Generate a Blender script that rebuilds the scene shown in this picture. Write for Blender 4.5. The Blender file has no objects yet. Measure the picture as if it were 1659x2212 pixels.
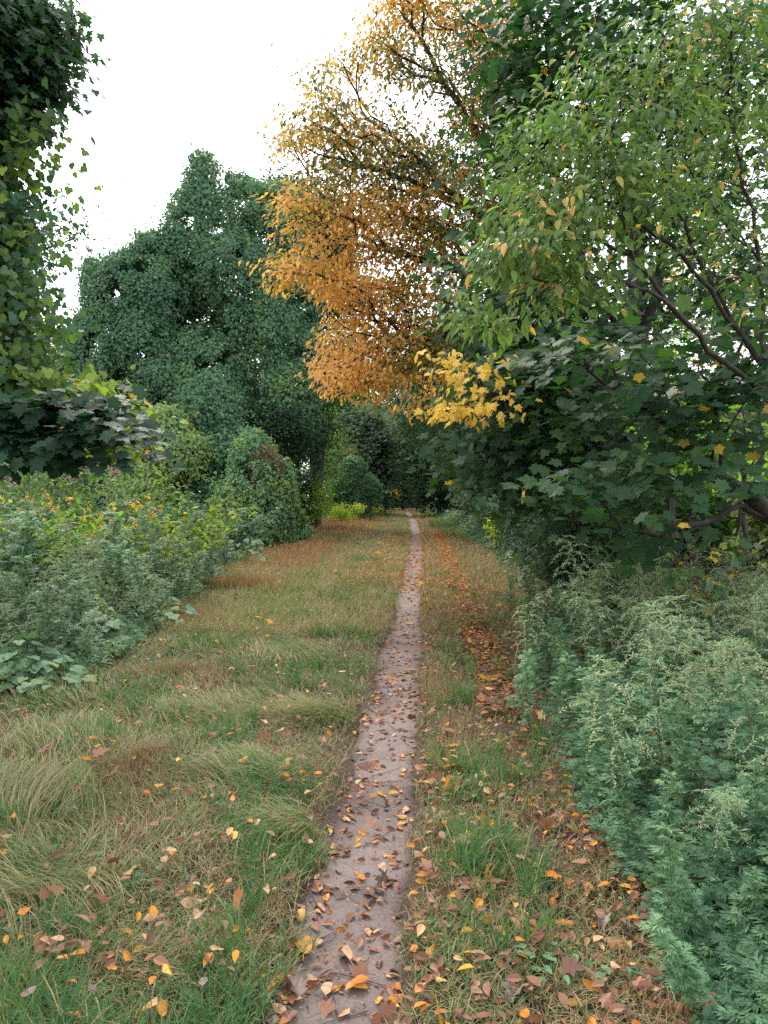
import bpy, math
import numpy as np
C = bpy.context.scene.collection
F, CX, HY, CAM = 1596.0, 829.5, 1074.0, 1.5
R = np.random.default_rng(11)
UP = np.array([0., 0., 1.])


def at(vx, vy, d):
    """a point of the place seen at photo position (vx, vy), d metres in front of the camera"""
    return np.array([(vx - CX) / F * d, d, CAM - (vy - HY) / F * d])


def nrm(a):
    return a / np.maximum(np.linalg.norm(a, axis=-1, keepdims=True), 1e-9)


_nz = {}


def noise(P, scale, seed=0):
    """smooth value noise made of a few sine waves, about -1..1"""
    if seed not in _nz:
        g = np.random.default_rng(1000 + seed)
        _nz[seed] = (nrm(g.normal(size=(9, 3))) * g.uniform(.6, 2.1, (9, 1)), g.uniform(0, 6.28, 9))
    K, ph = _nz[seed]
    return np.sin(P @ K.T * (6.28 / scale) / 1.3 + ph).sum(-1) / 3.6


def p3(x, y, z=0.0):
    x, y = np.broadcast_arrays(np.asarray(x, float), np.asarray(y, float))
    return np.stack([x, y, np.broadcast_to(z, x.shape)], -1)


def sm(a, b, x):
    t = np.clip((x - a) / (b - a), 0, 1)
    return t * t * (3 - 2 * t)


# ------------------------------------------------------------------ lie of the land
def path_x(y):
    return np.interp(y, [0, 2.1, 3.8, 7.3, 13.7, 20, 31, 45, 60, 90, 130],
                     [-.2, -.145, -.036, .18, .52, .88, 1.36, 1.8, 2.1, 2.7, 2.3])


def path_w(y):
    return np.interp(y, [0, 2, 4, 8, 14, 40, 130], [.20, .185, .165, .155, .165, .2, .25])


def left_edge(y):
    return np.interp(y, [0, 4.5, 5.7, 9.7, 14.4, 20, 42, 70, 130], [-4.0, -3.3, -2.45, -2.45, -3.1, -3.4, -3.9, -2.5, .3])


def right_edge(y):
    return np.interp(y, [0, 2.1, 2.7, 3.4, 4.2, 5.6, 7.3, 10.6, 19, 36, 60, 92, 130],
                     [.9, .84, .88, .86, .92, 1.1, 1.4, 1.85, 2.65, 3.3, 3.8, 4.2, 4.2])


def ground_z(x, y):
    x = np.asarray(x, float); y = np.asarray(y, float)
    P = p3(x, y)
    near = 1 - sm(14, 26, y)
    z = (noise(P, 1.7, 1) * .022 + noise(P, .6, 2) * .010) * near + noise(P, 7, 3) * .03 * sm(3, 8, np.abs(x) + 0 * y)
    dx = np.abs(x - path_x(y))
    z = z * (1 - .75 * np.exp(-(dx / .3) ** 2)) - .045 * near * np.exp(-(dx / .23) ** 4)
    # old second wheel track, right of the footpath
    z = z - .02 * near * np.exp(-((x - path_x(y) - .75 - .02 * y) / .2) ** 2)
    return z


# ------------------------------------------------------------------ mesh building
class Geo:
    def __init__(s):
        s.V, s.L, s.T, s.A, s.n = [], [], [], [], 0

    def add(s, V, L, T, A):
        s.V.append(np.asarray(V, np.float32)); s.L.append(np.asarray(L, np.int32) + s.n)
        s.T.append(np.asarray(T, np.int32)); s.A.append(np.asarray(A, np.float32)); s.n += len(V)

    def mesh(s, name, smooth=False):
        me = bpy.data.meshes.new(name)
        V = np.concatenate(s.V); L = np.concatenate(s.L); T = np.concatenate(s.T)
        me.vertices.add(len(V)); me.vertices.foreach_set('co', V.ravel())
        me.loops.add(len(L)); me.loops.foreach_set('vertex_index', L)
        me.polygons.add(len(T))
        st = np.zeros(len(T), np.int32); st[1:] = np.cumsum(T)[:-1]
        me.polygons.foreach_set('loop_start', st)
        me.update(calc_edges=True)
        me.polygons.foreach_set('use_smooth', np.full(len(T), smooth))
        at_ = me.attributes.new('tint', 'FLOAT', 'POINT')
        at_.data.foreach_set('value', np.concatenate(s.A))
        return me

    def build(s, name, mat, parent=None, smooth=False, origin=None):
        if not s.V:
            return None
        if origin is not None:
            o3 = np.asarray(origin, np.float32)
            s.V = [v - o3 for v in s.V]
        me = s.mesh(name, smooth)
        me.materials.append(mat)
        o = bpy.data.objects.new(name, me); C.objects.link(o)
        if parent is not None:
            o.parent = parent
        elif origin is not None:
            o.location = [float(a) for a in origin]
        return o

    def scatter(s, tpl, P, D, N, S, tint):
        """copies of the leaf TPL at P, its tip along D, its face along N, S metres long"""
        tv, tl, tt = tpl
        n = len(P)
        if n == 0:
            return
        Y = nrm(D); X = nrm(np.cross(Y, N)); Z = np.cross(X, Y)
        S = np.broadcast_to(np.asarray(S, float), (n,))[:, None, None]
        V = P[:, None] + S * (tv[None, :, 0:1] * X[:, None] + tv[None, :, 1:2] * Y[:, None] + tv[None, :, 2:3] * Z[:, None])
        k = len(tv)
        L = (tl[None] + (np.arange(n) * k)[:, None]).ravel()
        s.add(V.reshape(-1, 3), L, np.tile(tt, n), np.repeat(np.broadcast_to(tint, (n,)), k))

    def tube(s, pts, rad, sides=6, tint=0.5, cap=False):
        pts = np.asarray(pts, float); n = len(pts)
        rad = np.broadcast_to(np.asarray(rad, float), (n,))
        t = nrm(np.gradient(pts, axis=0))
        ref = np.array([1., 0, 0]) if abs(t[:, 0].mean()) < .7 else np.array([0, 1., 0])
        u = nrm(np.cross(t, ref)); w = np.cross(t, u)
        a = np.arange(sides) * 2 * np.pi / sides
        V = pts[:, None] + rad[:, None, None] * (np.cos(a)[None, :, None] * u[:, None] + np.sin(a)[None, :, None] * w[:, None])
        i = np.arange(n - 1)[:, None] * sides; j = np.arange(sides)[None]; j2 = (j + 1) % sides
        Q = np.stack([i + j, i + j2, i + sides + j2, i + sides + j], -1).reshape(-1, 4)
        L = list(Q.ravel()); T = [4] * len(Q)
        if cap:
            L += list(range(n * sides - sides, n * sides)); T.append(sides)
        s.add(V.reshape(-1, 3), L, T, np.full(n * sides, tint))

    def box(s, lo, hi, tint=.5):
        x0, y0, z0 = lo; x1, y1, z1 = hi
        V = [(x0, y0, z0), (x1, y0, z0), (x1, y1, z0), (x0, y1, z0), (x0, y0, z1), (x1, y0, z1), (x1, y1, z1), (x0, y1, z1)]
        L = [0, 3, 2, 1, 4, 5, 6, 7, 0, 1, 5, 4, 1, 2, 6, 5, 2, 3, 7, 6, 3, 0, 4, 7]
        s.add(V, L, [4] * 6, [tint] * 8)


def tpl(V, faces):
    return (np.array(V, float), np.array([i for f in faces for i in f], np.int32), np.array([len(f) for f in faces], np.int32))


def fan_leaf(half, c=(0, .38), cup=.06, tipdrop=.12):
    """lobed leaf: HALF is the outline from base to tip on one side"""
    pts = [(0, 0)] + half + [(0, 1)] + [(-x, y) for x, y in reversed(half)]
    V = [(c[0], c[1], 0)] + [(x, y, cup * (abs(x) * 1.6) - tipdrop * max(0, y - .4) ** 1.5 - .25 * max(0, abs(x) - .3) ** 1.3) for x, y in pts]
    n = len(pts)
    return tpl(V, [(0, 1 + i, 1 + (i + 1) % n) for i in range(n)])


def oval_leaf(w=.26, seg=4, fold=.10, droop=.16, peak=.42):
    V = []; F_ = []
    for i in range(seg + 1):
        t = i / seg
        ww = w * (math.sin(math.pi * min(1, t ** (math.log(.5) / math.log(peak)))) ** .8) if 0 < t < 1 else 0
        z = -droop * t * t
        V += [(0, t, z)] if ww == 0 else [(-ww, t, z + fold * ww / w), (0, t, z), (ww, t, z + fold * ww / w)]
    idx = 1
    F_ += [(0, idx + 1, idx), (0, idx + 2, idx + 1)]
    for i in range(seg - 2):
        a = idx + 3 * i; b = a + 3
        F_ += [(a, a + 1, b + 1, b), (a + 1, a + 2, b + 2, b + 1)]
    a = idx + 3 * (seg - 2); t = a + 3
    F_ += [(a, a + 1, t), (a + 1, a + 2, t)]
    return tpl(V, F_)


MAPLE = fan_leaf([(.13, -.07), (.30, -.10), (.27, .04), (.50, .12), (.36, .22), (.40, .33), (.60, .50), (.42, .52), (.40, .64), (.20, .58), (.22, .76), (.10, .82)], c=(0, .30))
MAPLE_LO = fan_leaf([(.28, -.10), (.50, .14), (.33, .25), (.58, .52), (.22, .56), (.16, .80)], c=(0, .30))
GRAPE = fan_leaf([(.20, -.14), (.40, .0), (.50, .28), (.44, .50), (.30, .55), (.25, .75)], c=(0, .3), cup=.1)
HEART = fan_leaf([(.22, -.10), (.40, .12), (.38, .42), (.20, .76)], c=(0, .35), cup=.16, tipdrop=.3)
OVAL = oval_leaf(.25, 4)
OVAL_LO = tpl([(0, 0, 0), (-.27, .42, .09), (0, .48, -.02), (.27, .42, .09), (0, 1, -.14)], [(0, 2, 1), (0, 3, 2), (1, 2, 4), (2, 3, 4)])
CHERRY = oval_leaf(.20, 4, .09, .30, .44)
FIVE = tpl([(-.30, .05, 0), (.30, .05, 0), (.46, .45, -.03), (0, 1, -.16), (-.46, .45, -.03)], [(0, 1, 2, 3, 4)])
LANCE = tpl([(0, 0, 0), (-.085, .45, .03), (.085, .45, .03), (0, 1, -.12)], [(0, 2, 1), (1, 2, 3)])
TRI = tpl([(-.4, .1, 0), (.4, .1, 0), (.25, .7, .06), (0, 1, -.08), (-.25, .7, .06)], [(0, 1, 2, 3, 4)])


def mug_leaf():
    V, Fs = [], []

    def lobe(bx, by, ang, ln, w):
        dx, dy = math.sin(ang), math.cos(ang)
        b = len(V)
        V.extend([(bx, by, 0), (bx + dx * ln * .45 - dy * w, by + dy * ln * .45 + dx * w, .03),
                  (bx + dx * ln * .45 + dy * w, by + dy * ln * .45 - dx * w, .03), (bx + dx * ln, by + dy * ln, -.10 * ln)])
        Fs.extend([(b, b + 2, b + 1), (b + 1, b + 2, b + 3)])
    lobe(0, 0, 0, 1, .075); lobe(0, .42, .55, .50, .06); lobe(0, .42, -.55, .50, .06)
    lobe(0, .22, .75, .46, .055); lobe(0, .22, -.75, .46, .055); lobe(0, .6, .5, .3, .045); lobe(0, .6, -.5, .3, .045)
    return tpl(V, Fs)


MUG = mug_leaf()
BEAD = tpl([(0, 0, -.5), (.45, 0, 0), (0, .45, 0), (-.45, 0, 0), (0, -.45, 0), (0, 0, .5)],
           [(0, 2, 1), (0, 3, 2), (0, 4, 3), (0, 1, 4), (5, 1, 2), (5, 2, 3), (5, 3, 4), (5, 4, 1)])


# ------------------------------------------------------------------ materials
def mat(name):
    m = bpy.data.materials.new(name); m.use_nodes = True
    nt = m.node_tree; nt.nodes.clear()
    out = nt.nodes.new('ShaderNodeOutputMaterial')
    return m, nt, out


def node(nt, t, **kw):
    n = nt.nodes.new(t)
    for k, v in kw.items():
        if k[0] == 'i' and k[1:].isdigit():
            n.inputs[int(k[1:])].default_value = v
        elif k.startswith('in_'):
            n.inputs[k[3:].replace('_', ' ')].default_value = v
        else:
            setattr(n, k, v)
    return n


def ramp(nt, stops, mode='LINEAR'):
    n = nt.nodes.new('ShaderNodeValToRGB')
    cr = n.color_ramp; cr.interpolation = mode
    while len(cr.elements) < len(stops):
        cr.elements.new(.5)
    for e, (p, c) in zip(cr.elements, stops):
        e.position = p; e.color = (*c, 1)
    return n


def leaf_mat(name, stops, trans=.35, rough=.5, spec=.45, tgain=1.5, spots=0.0):
    m, nt, out = mat(name)
    L = nt.links.new
    a = node(nt, 'ShaderNodeAttribute', attribute_name='tint')
    r = ramp(nt, stops)
    L(a.outputs['Fac'], r.inputs[0])
    col = r.outputs[0]
    if spots:
        tc = node(nt, 'ShaderNodeTexCoord')
        nz = node(nt, 'ShaderNodeTexNoise', in_Scale=spots, in_Detail=3.0)
        L(tc.outputs['Object'], nz.inputs['Vector'])
        rr = ramp(nt, [(.35, (.45, .40, .36)), (.6, (1.12, 1.1, 1.05))])
        L(nz.outputs['Fac'], rr.inputs[0])
        mx = node(nt, 'ShaderNodeMix', data_type='RGBA', blend_type='MULTIPLY')
        mx.inputs[0].default_value = 1.0
        L(col, mx.inputs[6]); L(rr.outputs[0], mx.inputs[7])
        col = mx.outputs[2]
    p = node(nt, 'ShaderNodeBsdfPrincipled', in_Roughness=min(.8, rough + .14))
    p.inputs['Specular IOR Level'].default_value = spec * .7
    L(col, p.inputs['Base Color'])
    t = node(nt, 'ShaderNodeBsdfTranslucent')
    g = node(nt, 'ShaderNodeMix', data_type='RGBA', blend_type='MULTIPLY')
    g.inputs[0].default_value = 1.0
    g.inputs[7].default_value = (tgain * 1.05, tgain * 1.1, tgain * .55, 1)
    L(col, g.inputs[6]); L(g.outputs[2], t.inputs['Color'])
    x = node(nt, 'ShaderNodeMixShader', i0=trans)
    L(p.outputs[0], x.inputs[1]); L(t.outputs[0], x.inputs[2]); L(x.outputs[0], out.inputs[0])
    return m


def plain_mat(name, c1, c2, scale=6.0, rough=.85, bump=.3, stretch=(1, 1, 1), spec=.3, coords='Object'):
    m, nt, out = mat(name)
    L = nt.links.new
    tc = node(nt, 'ShaderNodeTexCoord')
    mp = node(nt, 'ShaderNodeMapping'); mp.inputs['Scale'].default_value = stretch
    nz = node(nt, 'ShaderNodeTexNoise', in_Scale=scale, in_Detail=6.0, in_Roughness=.65)
    L(tc.outputs[coords], mp.inputs[0]); L(mp.outputs[0], nz.inputs['Vector'])
    r = ramp(nt, [(.3, c1), (.7, c2)])
    L(nz.outputs['Fac'], r.inputs[0])
    p = node(nt, 'ShaderNodeBsdfPrincipled', in_Roughness=rough)
    p.inputs['Specular IOR Level'].default_value = spec
    L(r.outputs[0], p.inputs['Base Color'])
    b = node(nt, 'ShaderNodeBump', in_Strength=bump, in_Distance=.02)
    L(nz.outputs['Fac'], b.inputs['Height']); L(b.outputs[0], p.inputs['Normal'])
    L(p.outputs[0], out.inputs[0])
    return m


def ground_mat():
    m, nt, out = mat('soil_with_thatch')
    L = nt.links.new
    tc = node(nt, 'ShaderNodeTexCoord')
    n1 = node(nt, 'ShaderNodeTexNoise', in_Scale=1.1, in_Detail=5.0)
    n2 = node(nt, 'ShaderNodeTexNoise', in_Scale=60.0, in_Detail=8.0, in_Roughness=.75)
    for n in (n1, n2):
        L(tc.outputs['Object'], n.inputs['Vector'])
    r1 = ramp(nt, [(.35, (.045, .034, .027)), (.5, (.075, .057, .041)), (.65, (.105, .082, .058))])  # soil darkened to stand for shade between the grass blades
    r2 = ramp(nt, [(.3, (.45, .42, .4)), (.7, (1.5, 1.45, 1.4))])
    L(n1.outputs['Fac'], r1.inputs[0]); L(n2.outputs['Fac'], r2.inputs[0])
    mx = node(nt, 'ShaderNodeMix', data_type='RGBA', blend_type='MULTIPLY'); mx.inputs[0].default_value = 1
    L(r1.outputs[0], mx.inputs[6]); L(r2.outputs[0], mx.inputs[7])
    p = node(nt, 'ShaderNodeBsdfPrincipled', in_Roughness=.95)
    p.inputs['Specular IOR Level'].default_value = .15
    L(mx.outputs[2], p.inputs['Base Color'])
    b = node(nt, 'ShaderNodeBump', in_Strength=.8, in_Distance=.02)
    L(n2.outputs['Fac'], b.inputs['Height']); L(b.outputs[0], p.inputs['Normal'])
    L(p.outputs[0], out.inputs[0])
    return m


def path_mat():
    m, nt, out = mat('packed_dirt')
    L = nt.links.new
    tc = node(nt, 'ShaderNodeTexCoord')
    n1 = node(nt, 'ShaderNodeTexNoise', in_Scale=4.5, in_Detail=9.0, in_Roughness=.68)
    n0 = node(nt, 'ShaderNodeTexNoise', in_Scale=1.5, in_Detail=3.0)
    n2 = node(nt, 'ShaderNodeTexNoise', in_Scale=90.0, in_Detail=8.0, in_Roughness=.7)
    v = node(nt, 'ShaderNodeTexVoronoi', in_Scale=130.0)
    for n in (n0, n1, n2, v):
        L(tc.outputs['Object'], n.inputs['Vector'])
    r1 = ramp(nt, [(.28, (.13, .101, .093)), (.45, (.185, .146, .136)), (.62, (.215, .171, .158)), (.78, (.26, .205, .18))])
    r2 = ramp(nt, [(.3, (.72, .72, .72)), (.7, (1.18, 1.17, 1.15))])
    r3 = ramp(nt, [(.05, (1.5, 1.5, 1.5)), (.16, (1, 1, 1))])
    L(n1.outputs['Fac'], r1.inputs[0]); L(n2.outputs['Fac'], r2.inputs[0]); L(v.outputs['Distance'], r3.inputs[0])
    a = node(nt, 'ShaderNodeMix', data_type='RGBA', blend_type='MULTIPLY'); a.inputs[0].default_value = 1
    c = node(nt, 'ShaderNodeMix', data_type='RGBA', blend_type='MULTIPLY'); c.inputs[0].default_value = .5
    at_ = node(nt, 'ShaderNodeAttribute', attribute_name='tint')
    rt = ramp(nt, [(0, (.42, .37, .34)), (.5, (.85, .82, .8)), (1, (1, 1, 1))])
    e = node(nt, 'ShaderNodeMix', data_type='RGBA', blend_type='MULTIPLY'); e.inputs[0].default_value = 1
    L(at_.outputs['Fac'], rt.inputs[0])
    r0 = ramp(nt, [(.36, (.66, .63, .62)), (.5, (.95, .95, .95)), (.64, (1.1, 1.08, 1.04))])
    L(n0.outputs['Fac'], r0.inputs[0])
    e0 = node(nt, 'ShaderNodeMix', data_type='RGBA', blend_type='MULTIPLY'); e0.inputs[0].default_value = 1
    L(r1.outputs[0], a.inputs[6]); L(r2.outputs[0], a.inputs[7])
    L(a.outputs[2], c.inputs[6]); L(r3.outputs[0], c.inputs[7])
    L(c.outputs[2], e0.inputs[6]); L(r0.outputs[0], e0.inputs[7]); L(e0.outputs[2], e.inputs[6]); L(rt.outputs[0], e.inputs[7])
    p = node(nt, 'ShaderNodeBsdfPrincipled', in_Roughness=.8)
    p.inputs['Specular IOR Level'].default_value = .3
    L(e.outputs[2], p.inputs['Base Color'])
    ad = node(nt, 'ShaderNodeMath', operation='MULTIPLY_ADD', i1=.6)
    L(n2.outputs['Fac'], ad.inputs[0]); L(n1.outputs['Fac'], ad.inputs[2])
    b = node(nt, 'ShaderNodeBump', in_Strength=.8, in_Distance=.02)
    L(ad.outputs[0], b.inputs['Height']); L(b.outputs[0], p.inputs['Normal'])
    L(p.outputs[0], out.inputs[0])
    return m


def brick_mat():
    m, nt, out = mat('brick')
    L = nt.links.new
    tc = node(nt, 'ShaderNodeTexCoord')
    mp = node(nt, 'ShaderNodeMapping'); mp.inputs['Rotation'].default_value = (math.pi / 2, 0, 0)
    b = node(nt, 'ShaderNodeTexBrick', in_Scale=4.4, in_Color1=(.33, .15, .11, 1), in_Color2=(.25, .11, .085, 1), in_Mortar=(.4, .36, .33, 1))
    b.inputs['Mortar Size'].default_value = .03
    L(tc.outputs['Object'], mp.inputs[0]); L(mp.outputs[0], b.inputs['Vector'])
    p = node(nt, 'ShaderNodeBsdfPrincipled', in_Roughness=.85)
    L(b.outputs['Color'], p.inputs['Base Color']); L(p.outputs[0], out.inputs[0])
    return m


M = {}
M['ground'] = ground_mat(); M['path'] = path_mat(); M['brick'] = brick_mat()
M['bark'] = plain_mat('dark_bark', (.022, .018, .015), (.075, .062, .052), 14, .9, .8, (1, 1, .25))
M['bark_brown'] = plain_mat('brown_bark', (.05, .036, .028), (.12, .09, .07), 18, .9, .8, (1, 1, .25))
M['stem'] = plain_mat('green_stem', (.07, .10, .05), (.14, .16, .08), 20, .7, .1)
M['redstem'] = plain_mat('dry_stalk', (.22, .16, .10), (.36, .29, .19), 20, .8, .1)
M['twig'] = plain_mat('twig_bark', (.06, .045, .04), (.15, .115, .10), 40, .9, .4)
M['roof'] = plain_mat('roof_shingle', (.14, .12, .12), (.22, .19, .19), 30, .9, .4)
M['wood'] = plain_mat('eave_boards', (.22, .19, .18), (.34, .30, .28), 8, .8, .2, (6, 6, .5))
M['glass'] = plain_mat('window_glass', (.02, .025, .03), (.04, .045, .05), 2, .08, 0, spec=.8)
M['trim'] = plain_mat('white_trim', (.55, .54, .52), (.68, .67, .65), 5, .6, .05)
Y1, Y2 = (.42, .27, .03), (.55, .36, .05)
M['maple'] = leaf_mat('maple_leaf', [(0, (.012, .042, .020)), (.4, (.026, .074, .026)), (.75, (.055, .115, .028)), (.86, (.10, .14, .025)), (.9, Y1), (1, Y2)], .34, .42, .5, 2.2)
M['yellow'] = leaf_mat('yellow_maple_leaf', [(0, (.30, .28, .04)), (.25, (.52, .33, .04)), (.6, (.66, .42, .06)), (1, (.74, .52, .12))], .35, .5, .4, 1.3)
M['cherry'] = leaf_mat('light_green_leaf', [(0, (.050, .110, .028)), (.5, (.105, .180, .040)), (.8, (.17, .25, .055)), (.87, (.25, .26, .06)), (.9, (.48, .29, .07)), (1, (.60, .36, .17))], .38, .42, .5, 1.7)
M['orange'] = leaf_mat('autumn_leaf', [(0, (.028, .055, .030)), (.25, (.06, .085, .032)), (.36, (.17, .165, .05)), (.50, (.30, .25, .06)), (.62, (.48, .29, .07)), (.76, (.58, .28, .09)), (1, (.64, .36, .13))], .45, .5, .4, 1.45)
M['vine'] = leaf_mat('vine_leaf', [(0, (.040, .105, .058)), (.5, (.078, .172, .090)), (.8, (.12, .225, .098)), (.93, (.17, .27, .09)), (.96, (.25, .24, .06)), (1, (.36, .27, .06))], .28, .45, .5, 1.6)
M['vine_y'] = leaf_mat('yellowing_vine_leaf', [(0, (.035, .085, .025)), (.4, (.09, .16, .03)), (.7, (.19, .27, .045)), (.88, (.26, .30, .05)), (.93, (.5, .34, .04)), (1, (.55, .30, .06))], .42, .45, .45, 1.8)
M['bright'] = leaf_mat('bright_green_leaf', [(0, (.06, .13, .02)), (.4, (.13, .24, .03)), (.75, (.23, .34, .045)), (.9, (.36, .40, .06)), (1, (.5, .40, .06))], .5, .5, .4, 2.0)  # behind the maple, this brightness also stands for light coming through leaves
M['shrub'] = leaf_mat('shrub_leaf', [(0, (.014, .042, .022)), (.5, (.03, .075, .03)), (.85, (.06, .115, .04)), (1, (.17, .18, .05))], .3, .5, .45, 1.8)
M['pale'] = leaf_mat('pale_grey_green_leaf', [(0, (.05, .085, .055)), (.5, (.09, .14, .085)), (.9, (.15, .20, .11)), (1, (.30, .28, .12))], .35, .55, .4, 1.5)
M['red'] = leaf_mat('red_leaf', [(0, (.20, .06, .03)), (.5, (.34, .10, .05)), (1, (.42, .2, .08))], .35, .5, .4, 1.2)
M['mug'] = leaf_mat('mugwort_leaf', [(0, (.036, .092, .046)), (.5, (.080, .170, .084)), (.8, (.135, .245, .125)), (1, (.24, .36, .16))], .22, .45, .4, 1.3)
M['flower'] = leaf_mat('mugwort_flower', [(0, (.22, .27, .14)), (.5, (.37, .42, .23)), (1, (.52, .53, .32))], .2, .8, .2, 1.0)
M['weed'] = leaf_mat('weed_leaf', [(0, (.045, .105, .065)), (.45, (.09, .175, .10)), (.75, (.14, .24, .115)), (.9, (.17, .24, .07)), (.95, (.35, .32, .07)), (1, (.40, .25, .08))], .3, .5, .45, 1.4)
M['grass'] = leaf_mat('grass_blade', [(0, (.034, .115, .045)), (.25, (.085, .185, .055)), (.42, (.16, .20, .070)), (.56, (.27, .235, .115)), (.66, (.40, .33, .20)), (.74, (.30, .22, .15)), (.82, (.13, .088, .060)), (.9, (.25, .125, .07)), (1, (.50, .22, .10))], .3, .55, .35, 1.2)
M['grit'] = leaf_mat('grit', [(0, (.05, .04, .035)), (.5, (.15, .12, .10)), (.85, (.26, .21, .17)), (1, (.45, .42, .38))], .02, .8, .3)
LC = {'yellow': ((.50, .28, .035), (.58, .36, .07)), 'orange': ((.46, .16, .022), (.54, .23, .035)), 'tan': ((.40, .225, .12), (.52, .33, .19)),
      'rust': ((.20, .085, .05), (.29, .15, .10)), 'brown': ((.085, .045, .032), (.14, .08, .055)), 'grey-pink': ((.19, .135, .12), (.27, .20, .18))}


def fallen_mat(k, c1, c2):
    m, nt, out = mat(k.replace('-', '_') + '_fallen_leaf')
    L = nt.links.new
    oi = node(nt, 'ShaderNodeObjectInfo')
    r = ramp(nt, [(0, c1), (1, c2)])
    L(oi.outputs['Random'], r.inputs[0])
    tc = node(nt, 'ShaderNodeTexCoord')
    nz = node(nt, 'ShaderNodeTexNoise', in_Scale=2.6, in_Detail=4.0, in_Roughness=.7)
    L(tc.outputs['Object'], nz.inputs['Vector'])
    rr = ramp(nt, [(.34, (.42, .33, .27)), (.5, (.92, .9, .86)), (.7, (1.1, 1.1, 1.08))])
    L(nz.outputs['Fac'], rr.inputs[0])
    mx = node(nt, 'ShaderNodeMix', data_type='RGBA', blend_type='MULTIPLY'); mx.inputs[0].default_value = 1
    L(r.outputs[0], mx.inputs[6]); L(rr.outputs[0], mx.inputs[7])
    p = node(nt, 'ShaderNodeBsdfPrincipled', in_Roughness=.5)
    p.inputs['Specular IOR Level'].default_value = .4
    L(mx.outputs[2], p.inputs['Base Color'])
    t = node(nt, 'ShaderNodeBsdfTranslucent'); L(mx.outputs[2], t.inputs['Color'])
    x = node(nt, 'ShaderNodeMixShader', i0=.2)
    L(p.outputs[0], x.inputs[1]); L(t.outputs[0], x.inputs[2]); L(x.outputs[0], out.inputs[0])
    return m


for k_, (a_, b_) in LC.items():
    M['fallen_' + k_] = fallen_mat(k_, a_, b_)
M['litter'] = leaf_mat('leaf_litter', [(0, LC['brown'][0]), (.2, LC['rust'][0]), (.4, LC['rust'][1]), (.55, LC['orange'][0]), (.75, LC['orange'][1]), (.85, LC['yellow'][0]), (1, LC['tan'][1])], .2, .55, .4, 1.0)


# ------------------------------------------------------------------ objects
def thing(name, label, cat, loc=(0, 0, 0), group=None):
    o = bpy.data.objects.new(name, None); C.objects.link(o)
    o.location = [float(a) for a in loc]; o.empty_display_size = .2
    o['label'] = label; o['category'] = cat
    if group:
        o['group'] = group
    return o


def tag(o, label, cat, group=None):
    o['label'] = label; o['category'] = cat
    if group:
        o['group'] = group
    return o


def dup(root, loc, rotz, scale, label, group, tilt=(0, 0)):
    r = root.copy(); C.objects.link(r)
    r.location = [float(a) for a in loc]; r.rotation_euler = (tilt[0], tilt[1], rotz); r.scale = (scale,) * 3
    r['label'] = label; r['group'] = group
    for ch in root.children:
        c = ch.copy(); C.objects.link(c); c.parent = r
    return r


# ------------------------------------------------------------------ trees
def grow(trunks, A, rng, base_r, k=.45, seg=.35, r0=.004, lift=.10, wob=.05):
    """limbs that reach every point of A from the given trunk lines; returns positions, parents, radii, tips"""
    P, par, plen = [], [], []
    for tl in trunks:
        tl = [np.asarray(t, float) for t in tl]
        if not P:
            P.append(tl[0]); par.append(-1); plen.append(0.); last = 0
        else:
            d = np.linalg.norm(np.array(P) - tl[0], axis=1); last = int(d.argmin())
        for q in tl[1:] if par[-1] == -1 and len(P) == 1 else tl:
            p0 = P[last]; ln = np.linalg.norm(q - p0)
            if ln < .02:
                continue
            n = max(1, int(math.ceil(ln / seg)))
            for i in range(1, n + 1):
                x = p0 + (q - p0) * i / n + (rng.normal(size=3) * wob * .35 if i < n else 0)
                P.append(x); par.append(last); plen.append(plen[last] + ln / n); last = len(P) - 1
    nt0 = len(P)
    cap = nt0 + len(A) * 14
    PP = np.zeros((cap, 3)); PP[:nt0] = P
    PL = np.zeros(cap); PL[:nt0] = plen
    par = par + [0] * (cap - nt0); n = nt0
    T0 = PP[:nt0]
    dd = np.array([np.linalg.norm(T0 - a, axis=1).min() for a in A]) if len(A) else np.zeros(0)
    order = np.argsort(dd + rng.uniform(0, .5, len(A)))
    tips = np.zeros(len(A), int)
    for ai in order:
        a = A[ai]
        d = np.linalg.norm(PP[:n] - a, axis=1)
        j = int((d + k * PL[:n]).argmin())
        p0 = PP[j]; ln = d[j]
        m = min(12, max(1, int(math.ceil(ln / seg))))
        pd = nrm(p0 - PP[par[j]]) if par[j] >= 0 else UP
        ctl = p0 + pd * ln * .3 + (a - p0) * .3 + UP * lift * ln + rng.normal(size=3) * wob * ln
        last = j
        for i in range(1, m + 1):
            t = i / m
            x = (1 - t) ** 2 * p0 + 2 * t * (1 - t) * ctl + t * t * a
            if i < m:
                x = x + rng.normal(size=3) * wob * .3 * min(seg, ln)
            PP[n] = x; par[n] = last; PL[n] = PL[last] + ln / m; last = n; n += 1
        tips[ai] = last
    PP = PP[:n]; par = np.array(par[:n])
    cnt = np.zeros(n); cnt[tips] += 1
    for i in range(n - 1, 0, -1):
        cnt[par[i]] += cnt[i]
    pw = math.log(max(base_r / r0, 1.5)) / math.log(max(cnt[0], 3))
    rad = r0 * np.maximum(cnt, .6) ** pw
    return PP, par, rad, tips


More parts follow.
